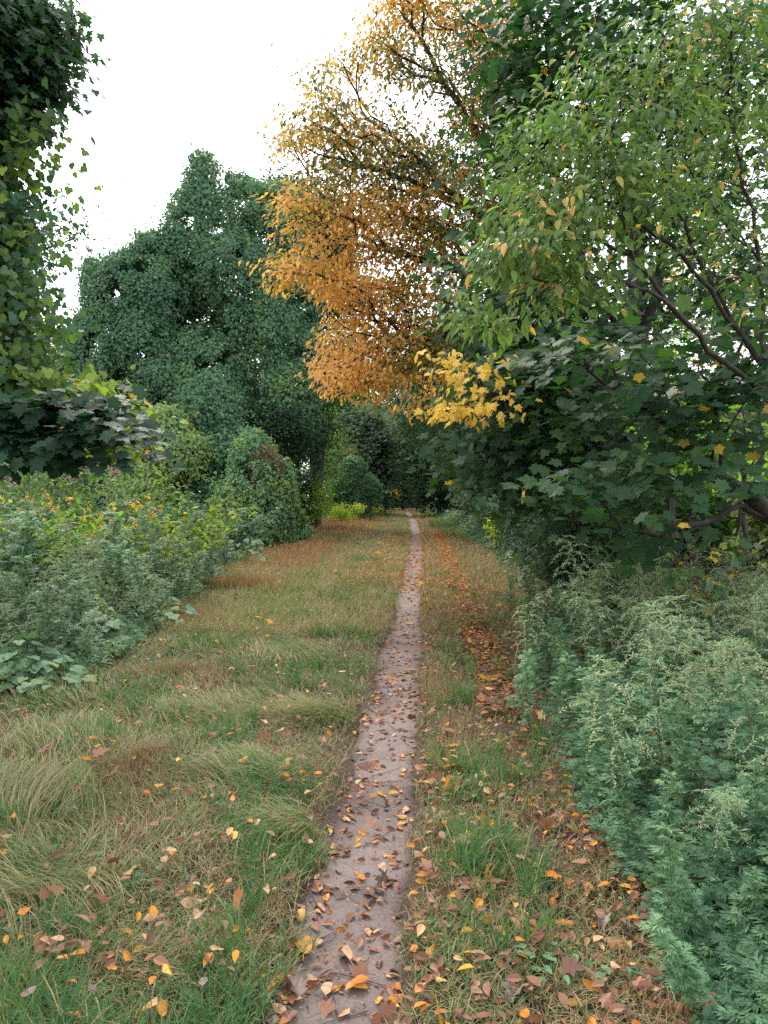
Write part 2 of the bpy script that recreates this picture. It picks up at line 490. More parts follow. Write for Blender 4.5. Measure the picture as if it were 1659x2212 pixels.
def limbs(g, P, par, rad, big=9, minr=0.0):
    n = len(P)
    ch = [[] for _ in range(n)]
    for i in range(1, n):
        ch[par[i]].append(i)
    st = [(0, -1)]
    while st:
        i, fr = st.pop()
        chain = [fr, i] if fr >= 0 else [i]
        while ch[i]:
            c = sorted(ch[i], key=lambda q: -rad[q])
            for q in c[1:]:
                st.append((q, i))
            i = c[0]; chain.append(i)
        if len(chain) < 2:
            continue
        r = rad[chain].copy()
        if fr >= 0:
            r[0] = min(r[0], r[1] * 1.15)
        if r.max() < minr:
            continue
        r[-1] *= .5
        g.tube(P[chain], r, big if r.max() > .04 else (5 if r.max() > .012 else 3))


def ell(rng, c, r, n, shell=0.0):
    """n points in an ellipsoid, pushed to its skin by shell 0..1"""
    d = nrm(rng.normal(size=(n, 3)))
    u = rng.uniform(0, 1, n) ** (1 / 3)
    u = u * (1 - shell) + shell * (1 - .25 * rng.uniform(0, 1, n) ** 2)
    return np.asarray(c) + d * u[:, None] * np.asarray(r)


def sprays(g, leaf, P, D, n, L, W, size, tint, rng, along=.6, side=.7, droop=.3, up=1.0, rnd=.35, face=(0, 0, 0), thick=.04, var=.3):
    """leafy twig ends: n leaves round each tip P whose twig runs along D"""
    k = len(P)
    Pr = np.repeat(P, n, 0); Dr = nrm(np.repeat(D, n, 0) + rng.normal(size=(k * n, 3)) * .12)
    s = nrm(np.cross(Dr, UP) + 1e-4)
    u = rng.uniform(-.75, .35, k * n)
    sg = rng.choice([-1., 1.], k * n)
    off = rng.uniform(.05, 1, k * n) * (.45 - u) * W
    pos = Pr + Dr * (u * L)[:, None] + s * (sg * off)[:, None] + rng.normal(size=(k * n, 3)) * thick
    ax = Dr * along + s * (sg * side)[:, None] - UP * droop + rng.normal(size=(k * n, 3)) * rnd
    N = UP * up + np.asarray(face) + rng.normal(size=(k * n, 3)) * rnd
    t = np.repeat(tint, n) if np.ndim(tint) else np.full(k * n, tint)
    t = np.clip(t + rng.normal(size=k * n) * .10, 0, 1)
    g.scatter(leaf, pos, ax, N, size * (1 + rng.uniform(-var, var, k * n)), t)
    return pos


def tip_dirs(P, par, tips, flat=.5):
    d = P[tips] - P[par[tips]]
    d[:, 2] *= flat
    return nrm(d + 1e-5)


def view_clusters(lst, rng, dens=1.0, gap=None, seed=5):
    """attractor points from (vx, vy, distance, rx, ry in photo units, depth radius, count[, extra])"""
    out, ex = [], []
    for c in lst:
        vx, vy, d, rx, ry, rd, n = c[:7]
        p = ell(rng, at(vx, vy, d), (rx / F * d, rd, ry / F * d), int(n * dens))
        if gap is not None:
            p = p[noise(p, gap[0], seed) < gap[1]]
        out.append(p); ex.append(np.full(len(p), c[7] if len(c) > 7 else 0.))
    return np.concatenate(out), np.concatenate(ex)


def finish_tree(name, label, cat, base, wood, leaves, barkmat, leafmat, extra=(), group=None):
    t = thing(name, label, cat, base, group)
    b3 = np.asarray(base, float)
    if wood is not None and wood.V:
        wood.build('trunk', barkmat, t, True, origin=b3)
    if leaves is not None and leaves.V:
        leaves.build('crown', leafmat, t, False, origin=b3)
    for nm, gg, mm in extra:
        if gg.V:
            gg.build(nm, mm, t, False, origin=b3)
    return t


def gp(x, y):
    return np.array([x, y, float(ground_z(x, y)) - .03])

# ================================================================== SETTING
def build_ground():
    def axis(lim, step, grow_, end):
        a = list(np.arange(0, lim, step)); s = step
        while a[-1] < end:
            s *= grow_; a.append(a[-1] + s)
        return np.array(a)
    xp = axis(4, .07, 1.14, 420); xs = np.concatenate([-xp[:0:-1], xp])
    ys = np.concatenate([-axis(.5, .3, 1.3, 420)[:0:-1], axis(12, .08, 1.10, 900)])
    X, Y = np.meshgrid(xs, ys)
    V = p3(X, Y, ground_z(X, Y)).reshape(-1, 3)
    w = len(xs)
    i, j = np.meshgrid(np.arange(len(ys) - 1), np.arange(w - 1), indexing='ij')
    a = (i * w + j).ravel()
    Q = np.stack([a, a + 1, a + w + 1, a + w], -1)
    g = Geo(); g.add(V, Q.ravel(), [4] * len(Q), np.zeros(len(V)))
    o = g.build('ground', M['ground'], smooth=True); o['kind'] = 'structure'


def build_path():
    ys = np.concatenate([np.arange(-3, 14, .05), np.arange(14, 40, .2), np.arange(40, 125, 1.)])
    c = path_x(ys); w = path_w(ys)
    z0 = np.zeros_like(ys)
    eL = w * (1.12 + .16 * noise(p3(z0, ys), 1.3, 21) + .10 * noise(p3(z0, ys), .3, 22))
    eR = w * (1.12 + .16 * noise(p3(z0, ys), 1.1, 23) + .10 * noise(p3(z0, ys), .27, 24))
    us = np.array([-1, -.8, -.55, -.2, .2, .55, .8, 1])
    X = c[:, None] + np.where(us < 0, us * eL[:, None], us * eR[:, None])
    Y = np.repeat(ys[:, None], len(us), 1)
    lift = .006 + .02 * sm(10, 30, Y)
    Z = ground_z(X, Y) + lift * (1 - .7 * np.abs(us) ** 6)
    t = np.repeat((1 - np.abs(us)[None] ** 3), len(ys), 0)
    n = len(us)
    i, j = np.meshgrid(np.arange(len(ys) - 1), np.arange(n - 1), indexing='ij')
    a = (i * n + j).ravel()
    Q = np.stack([a, a + 1, a + n + 1, a + n], -1)
    g = Geo(); g.add(p3(X, Y, Z).reshape(-1, 3), Q.ravel(), [4] * len(Q), t.ravel())
    o = g.build('dirt_path', M['path'], smooth=True); o['kind'] = 'structure'


def blades(g, x, y, h, w, lean, ang, tint, rng, z=None, curl=1.0):
    """N blades of grass bending over towards ANG; LEAN 0 upright .. 1.4 lying"""
    n = len(x)
    P = p3(x, y, ground_z(x, y) - .005 if z is None else z)
    dirx = p3(np.cos(ang), np.sin(ang), 0)
    side = p3(-np.sin(ang), np.cos(ang), 0)
    # blades seen edge-on vanish: turn each about its own axis
    tw = rng.uniform(-1, 1, n)[:, None]
    V = np.zeros((n, 7, 3)); cur = P.copy()
    a = lean * .45
    for s in range(4):
        wd = (w * [1, .95, .7, 0][s])[:, None] * .5
        sd = nrm(side + dirx * tw * .8)
        if s < 3:
            V[:, 2 * s] = cur - sd * wd; V[:, 2 * s + 1] = cur + sd * wd
            aa = np.minimum(a + (lean * .55 * curl) * s * .6, 1.75)[:, None]
            cur = cur + (dirx * np.sin(aa) + UP * np.cos(aa)) * (h / 3)[:, None]
        else:
            V[:, 6] = cur
    zz = ground_z(V[:, :, 0], V[:, :, 1]) + .004
    V[:, :, 2] = np.maximum(V[:, :, 2], zz * 1.0 + rng.uniform(0, .03, n)[:, None] * (np.arange(7) > 1))
    L = np.array([0, 1, 3, 2, 2, 3, 5, 4, 4, 5, 6]); T = np.array([4, 4, 3])
    g.add(V.reshape(-1, 3), (L[None] + 7 * np.arange(n)[:, None]).ravel(), np.tile(T, n), np.repeat(tint, 7))


def spots(n, rng, y0, y1, pw, xl, xr):
    """random places in the corridor, thinning with distance"""
    u = rng.uniform(0, 1, n); e = 1 - pw
    y = (y0 ** e + u * (y1 ** e - y0 ** e)) ** (1 / e)
    lo = np.maximum(xl(y), -.56 * y - .4); hi = np.minimum(xr(y), .56 * y + .4)
    return lo + rng.uniform(0, 1, n) * (hi - lo), y


def grass():
    rng = np.random.default_rng(3)
    GR, DRY = Geo(), Geo()

    def put(g, n, y0, y1, pw, xl, xr, fn):
        x, y = spots(n, rng, y0, y1, pw, xl, xr)
        P = p3(x, y)
        dp = np.abs(x - path_x(y)) / path_w(y)
        keep = dp > 1.05 + .6 * rng.uniform(0, 1, n) ** 2 + .22 * noise(P, .5, 31) + .18 * noise(P, 1.6, 32)
        h, w, ln, ang, t, k2 = fn(x, y, P, rng.uniform(0, 1, n), dp)
        trk = np.exp(-((x - path_x(y) - .80) / .24) ** 2) * sm(2.6, 5, y)      # leaves lie in the old wheel track instead
        k = keep & k2 & (rng.uniform(0, 1, n) > .72 * trk)
        blades(g, x[k], y[k], h[k], w[k], ln[k], ang[k], np.clip(t[k], 0, 1), rng)
    Lx = lambda y: left_edge(y) - .7
    Px = lambda y: path_x(y)
    Rx = lambda y: right_edge(y) + .25

    def wd(y, b):
        return b * np.maximum(1, y / 4.5) ** .9

    # long fine grass lying in swirls, left of the path
    def lying(x, y, P, u, dp):
        n = len(x)
        ang = 2.6 + 2.2 * noise(P, 1.5, 41) + rng.normal(size=n) * .6
        pt = noise(P, .9, 42)
        h = .08 + .09 * u + .04 * pt
        t = .53 + .12 * noise(P, 1.1, 43) + rng.normal(size=n) * .17 - .25 * (u > .84)
        return h * (1 - .4 * np.exp(-(dp - 1) ** 2)), wd(y, .0036) * rng.uniform(.5, 1.5, n), 1.05 + .55 * rng.uniform(0, 1, n), ang, t, noise(P, 1.5, 44) + .35 * rng.normal(size=n) < .18 - .35 * (x > path_x(y) - .5)
    put(DRY, 40000, 1.7, 12, 1.25, Lx, lambda y: path_x(y) - .1, lying)

    # green tufts with wider blades, both sides
    def tufts(x, y, P, u, dp):
        n = len(x)
        m = noise(P, .62, 45) + .6 * noise(P, 2.1, 46)
        rs = (x > path_x(y)) * .45
        ang = rng.uniform(0, 6.28, n)
        h = .05 + .09 * u * (1 + .5 * (m > .7)) - .1 * rs * (dp < 3)
        t = .10 + .16 * rng.uniform(0, 1, n) + .06 * noise(P, .8, 47) + .22 * (rng.uniform(0, 1, n) < .12)
        return np.maximum(h, .05), wd(y, .0044) * rng.uniform(.6, 1.3, n), .5 + .8 * rng.uniform(0, 1, n), ang, t, m + rng.normal(size=n) * .3 > .58 - .2 * (P[:, 0] > -.9) + .2 * sm(6, 10, y) + rs * .6 + .25 * np.exp(-(dp - 1.2))
    put(GR, 90000, 1.7, 26, 1.35, Lx, Rx, tufts)

    # clumps of blades that share a root
    cx, cy = spots(1500, rng, 1.8, 14, 1.3, Lx, Rx)
    ok = np.abs(cx - path_x(cy)) > path_w(cy) + .12
    ok &= noise(p3(cx, cy), 1.2, 48) > .05
    cx, cy = cx[ok], cy[ok]
    nb = 20
    X = np.repeat(cx, nb); Y = np.repeat(cy, nb); n = len(X)
    hh = np.repeat(rng.uniform(.10, .26, len(cx)), nb) * rng.uniform(.6, 1.1, n)
    tt = np.repeat(rng.uniform(.02, .30, len(cx)), nb) + rng.normal(size=n) * .05 + .5 * (rng.uniform(0, 1, n) < .07)
    blades(GR, X + rng.normal(size=n) * .02, Y + rng.normal(size=n) * .02, hh, wd(Y, .0048) * rng.uniform(.6, 1.2, n), .35 + .8 * rng.uniform(0, 1, n),
           rng.uniform(0, 6.28, n), np.clip(tt, 0, 1), rng)

    # clumps of long grass combed flat, pale straw on top
    for x0, y0, rr, a0, n in ((-1.75, 3.5, .40, 2.4, 1500), (-1.35, 2.75, .34, 3.0, 1000), (-2.0, 4.4, .42, 2.0, 900), (-.62, 3.9, .30, 3.4, 900), (-1.15, 5.1, .45, 2.6, 800), (-2.3, 5.4, .4, 2.8, 700),
                              (-.45, 5.0, .28, 3.0, 700), (-.32, 3.3, .17, 3.5, 400), (-.8, 6.8, .5, 2.4, 800)):
        x = x0 + rng.normal(size=n) * rr * .55; y = y0 + rng.normal(size=n) * rr * .45
        k = np.abs(x - path_x(y)) > path_w(y) * 1.25; x, y = x[k], y[k]; n = len(x)
        P = p3(x, y)
        ang = a0 + .9 * noise(P, .55, 55) + rng.normal(size=n) * .28
        z = ground_z(x, y) + .04 * np.exp(-((x - x0) ** 2 + (y - y0) ** 2) / rr ** 2) * rng.uniform(.1, 1, n)
        blades(DRY, x, y, rng.uniform(.12, .30, n), wd(y, .0034) * rng.uniform(.5, 1.4, n), 1.25 + .4 * rng.uniform(0, 1, n), ang,
               np.clip(.52 + .08 * noise(P, .5, 56) + rng.normal(size=n) * .12 - .25 * (rng.uniform(0, 1, n) < .2), 0, .76), rng, z=z)

    # short dead thatch: brown fuzz over everything
    def thatch(x, y, P, u, dp):
        n = len(x)
        right = (x > path_x(y))
        h = .04 + .08 * u
        t = .68 + .10 * noise(P, .9, 51) + rng.normal(size=n) * .15 - .28 * (u > .80)
        t = np.where(right & (rng.uniform(0, 1, n) < .45), t + .10, t)
        return h, wd(y, .0032) * rng.uniform(.6, 1.4, n), .8 + .8 * rng.uniform(0, 1, n), rng.uniform(0, 6.28, n), t, u > -1
    put(DRY, 110000, 1.7, 24, 1.3, Lx, Rx, thatch)

    # middle distance: pale, reddish brown and green patches
    def mid(x, y, P, u, dp):
        n = len(x)
        z = noise(P * np.array([1, .45, 1]), 2.0, 52)
        left = x < path_x(y)
        red = np.exp(-(((x - left_edge(y) - 1.1) / .9) ** 2)) * sm(13, 17, y) * left
        t = .60 + .12 * z + rng.normal(size=n) * .10
        t = np.where(z + .4 * rng.normal(size=n) > .95, .25 + .1 * u, t)
        t = np.where(left & (rng.uniform(0, 1, n) < .25 * sm(.2, .9, noise(P, 1.6, 53))), .82 + .06 * u, t)
        t = np.where(rng.uniform(0, 1, n) < red * .85, .86 + .08 * u, t)
        t = np.where(~left & (rng.uniform(0, 1, n) < .5), .78 + .1 * rng.normal(size=n), t)
        return .08 + .14 * u, wd(y, .0027), .5 + .8 * rng.uniform(0, 1, n), rng.uniform(0, 6.28, n), t, dp > 1.15
    put(DRY, 110000, 8, 110, 1.45, Lx, Rx, mid)
    # reddish dry patches and the orange patch far along on the left
    for x0, y0, rx, ry, n, t0, hh in ((-2.35, 12.0, .62, .5, 6500, .88, .27), (-2.6, 9.0, .5, .45, 4200, .82, .24), (-2.3, 22, .8, 3.5, 9000, .92, .26),
                                      (-2.1, 33, 1.2, 5.5, 9000, .93, .3), (-2.2, 50, 1.35, 9, 9000, 1.0, .42), (-.4, 12.5, .5, 1.4, 4200, .80, .14),
                                      (-1.35, 4.1, .22, .4, 2200, .80, .14), (-1.7, 6.2, .5, .3, 2600, .8, .14), (.45, 5.2, .2, 1.6, 5200, .8, .10)):
        a = rng.uniform(0, 6.28, n); r = np.abs(rng.normal(size=n)) * .72 * (1 + .4 * np.sin(3 * a + x0))
        x = x0 + rx * r * np.cos(a); y = y0 + ry * r * np.sin(a)
        k = (noise(p3(x, y), .8, 54) + .3 * rng.normal(size=n) > -.4) & (np.abs(x - path_x(y)) > path_w(y) * 1.3); x, y = x[k], y[k]; n = len(x)
        blades(DRY, x, y, hh * rng.uniform(.5, 1.1, n), wd(y, .0028), .2 + .7 * rng.uniform(0, 1, n), rng.uniform(0, 6.28, n), np.clip(np.where(rng.uniform(0, 1, n) < .3, .62, t0) + rng.normal(size=n) * .06, 0, 1), rng)
    # green beyond the orange patch and along the feet of the hedge
    for x0, y0, rx, ry, n in ((-.6, 62, 1.2, 14, 4000), (3.2, 34, .9, 12, 4500), (4.4, 60, 1.2, 20, 3500), (-3.6, 62, 1.5, 10, 2500), (-2.0, 27, .8, 1.6, 1200)):
        a = rng.uniform(0, 6.28, n); r = np.sqrt(rng.uniform(0, 1, n))
        x = x0 + rx * r * np.cos(a); y = y0 + ry * r * np.sin(a)
        k = np.abs(x - path_x(y)) > path_w(y) * 1.3
        blades(GR, x[k], y[k], .2 * rng.uniform(.5, 1.1, k.sum()), wd(y[k], .0032), .2 + .7 * rng.uniform(0, 1, k.sum()), rng.uniform(0, 6.28, k.sum()),
               np.clip(.25 + rng.normal(size=k.sum()) * .1, 0, 1), rng)
    for g, nm in ((GR, 'green_grass'), (DRY, 'dry_grass')):
        o = g.build(nm, M['grass']); o['kind'] = 'stuff'
    # clover and small weeds low in the grass
    W = Geo()
    x, y = spots(9000, rng, 1.8, 9, 1.3, Lx, Rx)
    P = p3(x, y); k = (noise(P, .7, 61) + .25 * rng.normal(size=len(x)) > .75) & (np.abs(x - path_x(y)) > path_w(y) + .1)
    P = P[k]; n = len(P); P[:, 2] = ground_z(P[:, 0], P[:, 1]) + rng.uniform(.01, .06, n)
    for s in range(3):
        a = rng.uniform(0, 6.28, n)
        W.scatter(HEART, P, p3(np.cos(a), np.sin(a), .1), UP + rng.normal(size=(n, 3)) * .25, rng.uniform(.014, .028, n), rng.uniform(.3, .8, n))
    o = W.build('clover_ground_cover', M['weed']); o['kind'] = 'stuff'


def grit():
    """little stones, crumbs of soil and bits of straw trodden into the path"""
    rng = np.random.default_rng(8)
    g = Geo()
    x, y = spots(5200, rng, 1.8, 14, 1.4, lambda y: path_x(y) - path_w(y) * 1.3, lambda y: path_x(y) + path_w(y) * 1.3)
    edge = np.abs(x - path_x(y)) / path_w(y)
    k = rng.uniform(0, 1, len(x)) < .25 + .6 * edge ** 2
    x, y = x[k], y[k]; n = len(x)
    P = p3(x, y); P[:, 2] = ground_z(x, y) + .007
    g.scatter(BEAD, P, rng.normal(size=(n, 3)) + .01, UP + rng.normal(size=(n, 3)) * .4, .003 + .009 * rng.uniform(0, 1, n) ** 4, rng.uniform(0, 1, n))
    x, y = spots(600, rng, 1.8, 9, 1.4, lambda y: path_x(y) - path_w(y) * 1.5, lambda y: path_x(y) + path_w(y) * 1.5)
    n = len(x); P = p3(x, y); P[:, 2] = ground_z(x, y) + rng.uniform(.008, .014, n)
    a = rng.uniform(0, 6.28, n)
    g.scatter(tpl([(-.02, 0, 0), (.02, 0, 0), (.015, 1, .02), (-.015, 1, .02)], [(0, 1, 2, 3)]), P, p3(np.cos(a), np.sin(a), 0), UP + rng.normal(size=(n, 3)) * .1, rng.uniform(.02, .06, n), rng.uniform(.1, .6, n))
    o = g.build('path_grit_gravel', M['grit']); o['kind'] = 'stuff'


build_ground(); build_path(); grass(); grit()


# ================================================================== FALLEN LEAVES AND TWIGS
def leaf_mesh(kind, rng, name):
    """a dry leaf lying down, curled its own way; one unit long, with its stalk"""
    bend, fold, twist = rng.uniform(-.5, .9), rng.uniform(-.1, .55), rng.uniform(-.5, .5)
    if kind != 'oval':
        bend, fold, twist = rng.choice([-1, 1]) * rng.uniform(.7, 1.5), rng.uniform(.25, .9), rng.uniform(-1.2, 1.2)
    V, Fs = [], []
    if kind == 'oval':
        w = rng.uniform(.24, .36); nu, nv = 8, 5
        for i in range(nu):
            t = i / (nu - 1); ww = w * (max(math.sin(math.pi * t ** .85), 0) ** .7) + .004
            for j in range(nv):
                s = j / (nv - 1) * 2 - 1
                V.append([s * ww * (1 + .05 * rng.normal()), t, 0])
        Fs = [(i * nv + j, i * nv + j + 1, (i + 1) * nv + j + 1, (i + 1) * nv + j) for i in range(nu - 1) for j in range(nv - 1)]
    else:
        tv, tl, tt = MAPLE
        V = [list(v[:2] * np.array([1, 1])) + [0] for v in tv]
        Fs = [tuple(tl[3 * i:3 * i + 3]) for i in range(len(tt))]
    out = []
    for x, y, _ in V:
        z = fold * abs(x) * (1 + .6 * math.sin(6 * y + bend + 3 * (x > 0))) + .05 * math.sin(9 * x + 7 * y + 5 * twist)
        a = (y - .5) * bend * 1.6; yy = .5 + math.sin(a) / (bend * 1.6 + 1e-6)
        zz = z + (1 - math.cos(a)) / (abs(bend) * 1.6 + 1e-6) * (1 if bend > 0 else -1) + twist * x * (y - .5)
        out.append((x * (1 - .25 * abs(fold)), yy, zz))
    mn = min(v[2] for v in out)
    out = [(x, y - .5, z - mn + .02) for x, y, z in out]
    s = len(out); b = np.array(out[0] if kind != 'oval' else out[2])
    if kind != 'oval':
        b = np.array(out[1])
    e = b + np.array([rng.uniform(-.12, .12), -rng.uniform(.25, .45), -b[2] * .5])
    out += [tuple(b + [-.012, 0, 0]), tuple(b + [.012, 0, 0]), tuple(e + [.008, 0, 0]), tuple(e + [-.008, 0, 0])]
    Fs.append((s, s + 1, s + 2, s + 3))
    g = Geo(); g.add(out, [i for f in Fs for i in f], [len(f) for f in Fs], np.full(len(out), .5))
    me = g.mesh(name, True); me.materials.append(M['fallen_orange'])
    return me


def fallen():
    rng = np.random.default_rng(21)
    ov = [leaf_mesh('oval', rng, 'oval_leaf_mesh') for _ in range(14)]
    mp = [leaf_mesh('maple', rng, 'maple_leaf_mesh') for _ in range(5)]

    def drop(x, y, kind, col, size, label, group, az=None, lift=0.0):
        me = (ov if kind == 'oval' else mp)[rng.integers(0, len(ov if kind == 'oval' else mp))]
        o = bpy.data.objects.new('fallen_leaf', me); C.objects.link(o)
        o.location = (x, y, float(ground_z(x, y)) + .006 + lift)
        flip = math.pi if rng.uniform() < .3 else 0
        if flip:
            o.location[2] += size * .25
        o.rotation_euler = (rng.normal() * .16 + flip, rng.normal() * .2, rng.uniform(0, 6.28) if az is None else az)
        o.scale = (size * rng.uniform(.75, 1.05), size, size * rng.uniform(.5, 1.2))
        o.material_slots[0].link = 'OBJECT'; o.material_slots[0].material = M['fallen_' + col]
        tag(o, label, 'leaf', group)
        return o

    def ground_at(vx, vy):
        d = CAM * F / (vy - HY)
        for _ in range(4):
            d = (CAM - float(ground_z((vx - CX) / F * d, d))) * F / (vy - HY)
        return (vx - CX) / F * d, d
    # leaves that can be told apart on the path and beside it
    for vx, vy, col, s, kind, az, lab in (
        (772, 2140, 'orange', .095, 'oval', 2.2, 'biggest bright orange leaf lying flat on the dirt path, lower end'),
        (652, 2062, 'orange', .11, 'oval', .2, 'long narrow orange leaf curled over a clump of leaves on the path edge'),
        (808, 1858, 'orange', .05, 'oval', 1.4, 'small egg-shaped golden leaf alone on bare dirt in mid path'),
        (745, 2078, 'tan', .085, 'oval', .5, 'broad pale peach leaf on the dirt path above the biggest orange one'),
        (706, 2152, 'tan', .07, 'oval', 3.1, 'pale cream leaf with upright stalk lying on the lower dirt path'),
        (588, 2148, 'orange', .055, 'oval', 2.6, 'round amber leaf on the grass margin beside the lowest stretch of path'),
        (825, 1915, 'brown', .09, 'maple', 1.5, 'long rolled brown leaf across the path beside twigs'),
        (905, 1865, 'tan', .07, 'oval', 1.0, 'cupped tan leaf at the grassy edge facing the golden path leaf'),
        (420, 1968, 'tan', .11, 'oval', 1.9, 'large cream leaf resting on green grass blades left of the path'),
        (205, 1862, 'yellow', .09, 'oval', 2.3, 'upright yellow leaf standing in tan lying grass'),
        (412, 1930, 'orange', .10, 'oval', .4, 'broad mottled orange leaf half sunk in grass beside the path'),
        (140, 1895, 'orange', .08, 'oval', 1.7, 'orange leaf in a small pile on matted tan grass'),
        (1223, 2012, 'orange', .08, 'oval', 1.5, 'brown-tipped amber leaf on litter near the mugwort feet'),
        (1118, 1798, 'rust', .07, 'oval', .6, 'salmon coloured leaf standing on edge in the strip right of the path'),
        (1045, 1832, 'orange', .06, 'oval', 2.0, 'clean orange leaf on short grass right of the path'),
        (1290, 2010, 'grey-pink', .09, 'maple', .4, 'large crumpled grey leaf lying under the mugwort'),
        (1330, 2050, 'tan', .10, 'oval', 1.2, 'holed pale cream leaf at the foot of the mugwort'),
        (1080, 2020, 'rust', .085, 'maple', 2.0, 'heap-topping reddish brown maple leaf in litter beside the path'),
        (930, 2075, 'orange', .07, 'oval', 2.9, 'vivid orange heart-shaped leaf in the grass just right of the path'),
        (1140, 2105, 'brown', .085, 'maple', 1.0, 'dark brown folded maple leaf in litter at the bottom'),
        (1105, 2170, 'grey-pink', .085, 'maple', 2.5, 'washed-out pinkish maple leaf flat on the litter at the bottom'),
        (630, 2150, 'grey-pink', .09, 'maple', .9, 'torn grey maple leaf pressed into the path at its bottom edge'),
        (595, 1700, 'rust', .08, 'oval', 1.2, 'brown pointed leaf in grass a step left of the path')):
        x, y = ground_at(vx, vy)
        drop(x, y, kind, col, s, lab, None, az, .012)
    # the nearest of the others, each its own
    cols = ['yellow', 'orange', 'tan', 'rust', 'brown', 'grey-pink']
    zones = (
        ('path', 150, 1.95, 9.0, lambda y: path_x(y) - path_w(y) * 1.15, lambda y: path_x(y) + path_w(y) * 1.15, (.10, .24, .30, .26, .06, .04), 'lying on the bare dirt of the path'),
        ('left', 84, 1.95, 6.5, lambda y: np.maximum(left_edge(y) + .1, -.53 * y), lambda y: path_x(y) - path_w(y) * 1.2, (.16, .26, .26, .18, .08, .06), 'caught in the long grass left of the path'),
        ('right', 60, 1.95, 5.5, lambda y: path_x(y) + path_w(y) * 1.2, lambda y: right_edge(y) + .05, (.06, .24, .20, .28, .12, .10), 'in the littered strip between path and mugwort'))
    for zn, n, y0, y1, lo, hi, pr, where in zones:
        for _ in range(n):
            y = (y0 ** -.9 + rng.uniform() * (y1 ** -.9 - y0 ** -.9)) ** (1 / -.9)
            x = rng.uniform(lo(y), hi(y))
            if zn == 'path' and rng.uniform() < .35:
                x = path_x(y) + rng.choice([-1, 1]) * path_w(y) * rng.uniform(.5, 1.15)
            c = cols[rng.choice(6, p=pr)]
            kind = 'maple' if c in ('brown', 'grey-pink', 'rust') and rng.uniform() < (.26 if zn == 'right' else .07) else 'oval'
            near = 'close by' if y < 3.1 else 'farther along'
            lab = f"{c} {'lobed maple' if kind == 'maple' else 'oval'} leaf {where}, {near}"
            drop(x, y, kind, c, rng.uniform(.034, .062) if kind == 'oval' else rng.uniform(.055, .08), lab, lab.replace(' leaf ', ' leaves '), None, (rng.uniform(.06, .13) if zn == 'left' else rng.uniform(.01, .05) if zn == 'right' else .004))
    # all the rest is litter nobody could count
    G = Geo()
    for n, y0, y1, pw, lo, hi in (
        (900, 5.0, 26, .9, lambda y: path_x(y) - path_w(y) * 1.25, lambda y: path_x(y) + path_w(y) * 1.25),
        (700, 1.9, 9, 1.1, lambda y: path_x(y) - path_w(y), lambda y: path_x(y) + path_w(y)),
        (1700, 2.2, 16, 1.2, lambda y: left_edge(y), lambda y: path_x(y) - path_w(y)),
        (2600, 2.0, 12, 1.2, lambda y: path_x(y) + .2, lambda y: right_edge(y) + .1),
        (8000, 8.5, 34, .8, lambda y: path_x(y) + path_w(y) + .12 * noise(p3(0 * y, y), 3, 71), lambda y: np.minimum(right_edge(y) - .1, path_x(y) + 1.25 + .2 * noise(p3(0 * y, y), 2.2, 72))),
        (3500, 12, 30, .8, lambda y: path_x(y) - 1.1, lambda y: path_x(y) + .2),
        (9500, 5.0, 30, .95, lambda y: path_x(y) + .62, lambda y: path_x(y) + .98),
        (2500, 7, 40, .9, lambda y: right_edge(y) - .4, lambda y: right_edge(y) + 1.2),
        (3500, 2.4, 14, 1.1, lambda y: right_edge(y), lambda y: right_edge(y) + 2.8),
        (2200, 40, 100, 1.1, lambda y: path_x(y) - .4, lambda y: path_x(y) + 1.6)):
        x, y = spots(n, rng, y0, y1, pw, lo, hi)
        P = p3(x, y); P[:, 2] = ground_z(x, y) + rng.uniform(.008, .05, n) * np.where(x < path_x(y) - .3, 2.4, np.where(np.abs(x - path_x(y)) < .2, .35, 1.3)) + .02 * sm(10, 30, y)
        a = rng.uniform(0, 6.28, n)
        big = rng.uniform(0, 1, n) < .05
        sz = np.where(big, .075, .046) * rng.uniform(.7, 1.3, n) * np.where((y < 9) & (rng.uniform(0, 1, n) < .35), .45, 1)
        tn = rng.uniform(0, 1, n); rgt = (x > path_x(y) + .25) & (y < 8)
        tn = np.where(rng.uniform(0, 1, n) < .6 * (1 - .8 * sm(5, 13, y)), tn * .42, tn)
        tn = np.where((y > 12) & (tn < .25), tn + .35, tn)
        for m, tp in ((~big, OVAL), (big, MAPLE_LO)):
            q = m.sum()
            G.scatter(tp, P[m], p3(np.cos(a[m]), np.sin(a[m]), rng.normal(size=q) * .25), UP + rng.normal(size=(q, 3)) * .5, sz[m], tn[m])
    o = G.build('leaf_litter', M['litter']); o['kind'] = 'stuff'
    # twigs
    for k in range(46):
        y = (1.95 ** -.8 + rng.uniform() * (6.5 ** -.8 - 1.95 ** -.8)) ** (1 / -.8)
        x = path_x(y) + rng.normal() * .16
        ln = rng.uniform(.05, .22) * (1 if k else 1.6); a = rng.uniform(0, 6.28)
        g = Geo(); q = []
        bow = rng.uniform(-.2, .2)
        for t in np.linspace(-.5, .5, 6):
            px, py = x + ln * (math.cos(a) * t - math.sin(a) * bow * (t * t)), y + ln * (math.sin(a) * t + math.cos(a) * bow * t * t)
            q.append((px, py, float(ground_z(px, py)) + .011 + .004 * rng.uniform()))
        r = rng.uniform(.0014, .0032)
        g.tube(q, np.linspace(r, r * .5, 6), 5, cap=True)
        if rng.uniform() < .4:
            s0 = np.array(q[3]); g.tube([s0, s0 + np.array([math.cos(a + .7), math.sin(a + .7), .05]) * ln * .25], [r * .6, r * .3], 4)
        o = g.build('fallen_twig', M['twig'], None, True, origin=q[2])
        z = ('bowed' if abs(bow) > .1 else 'straight') + (' long' if ln > .14 else ' short')
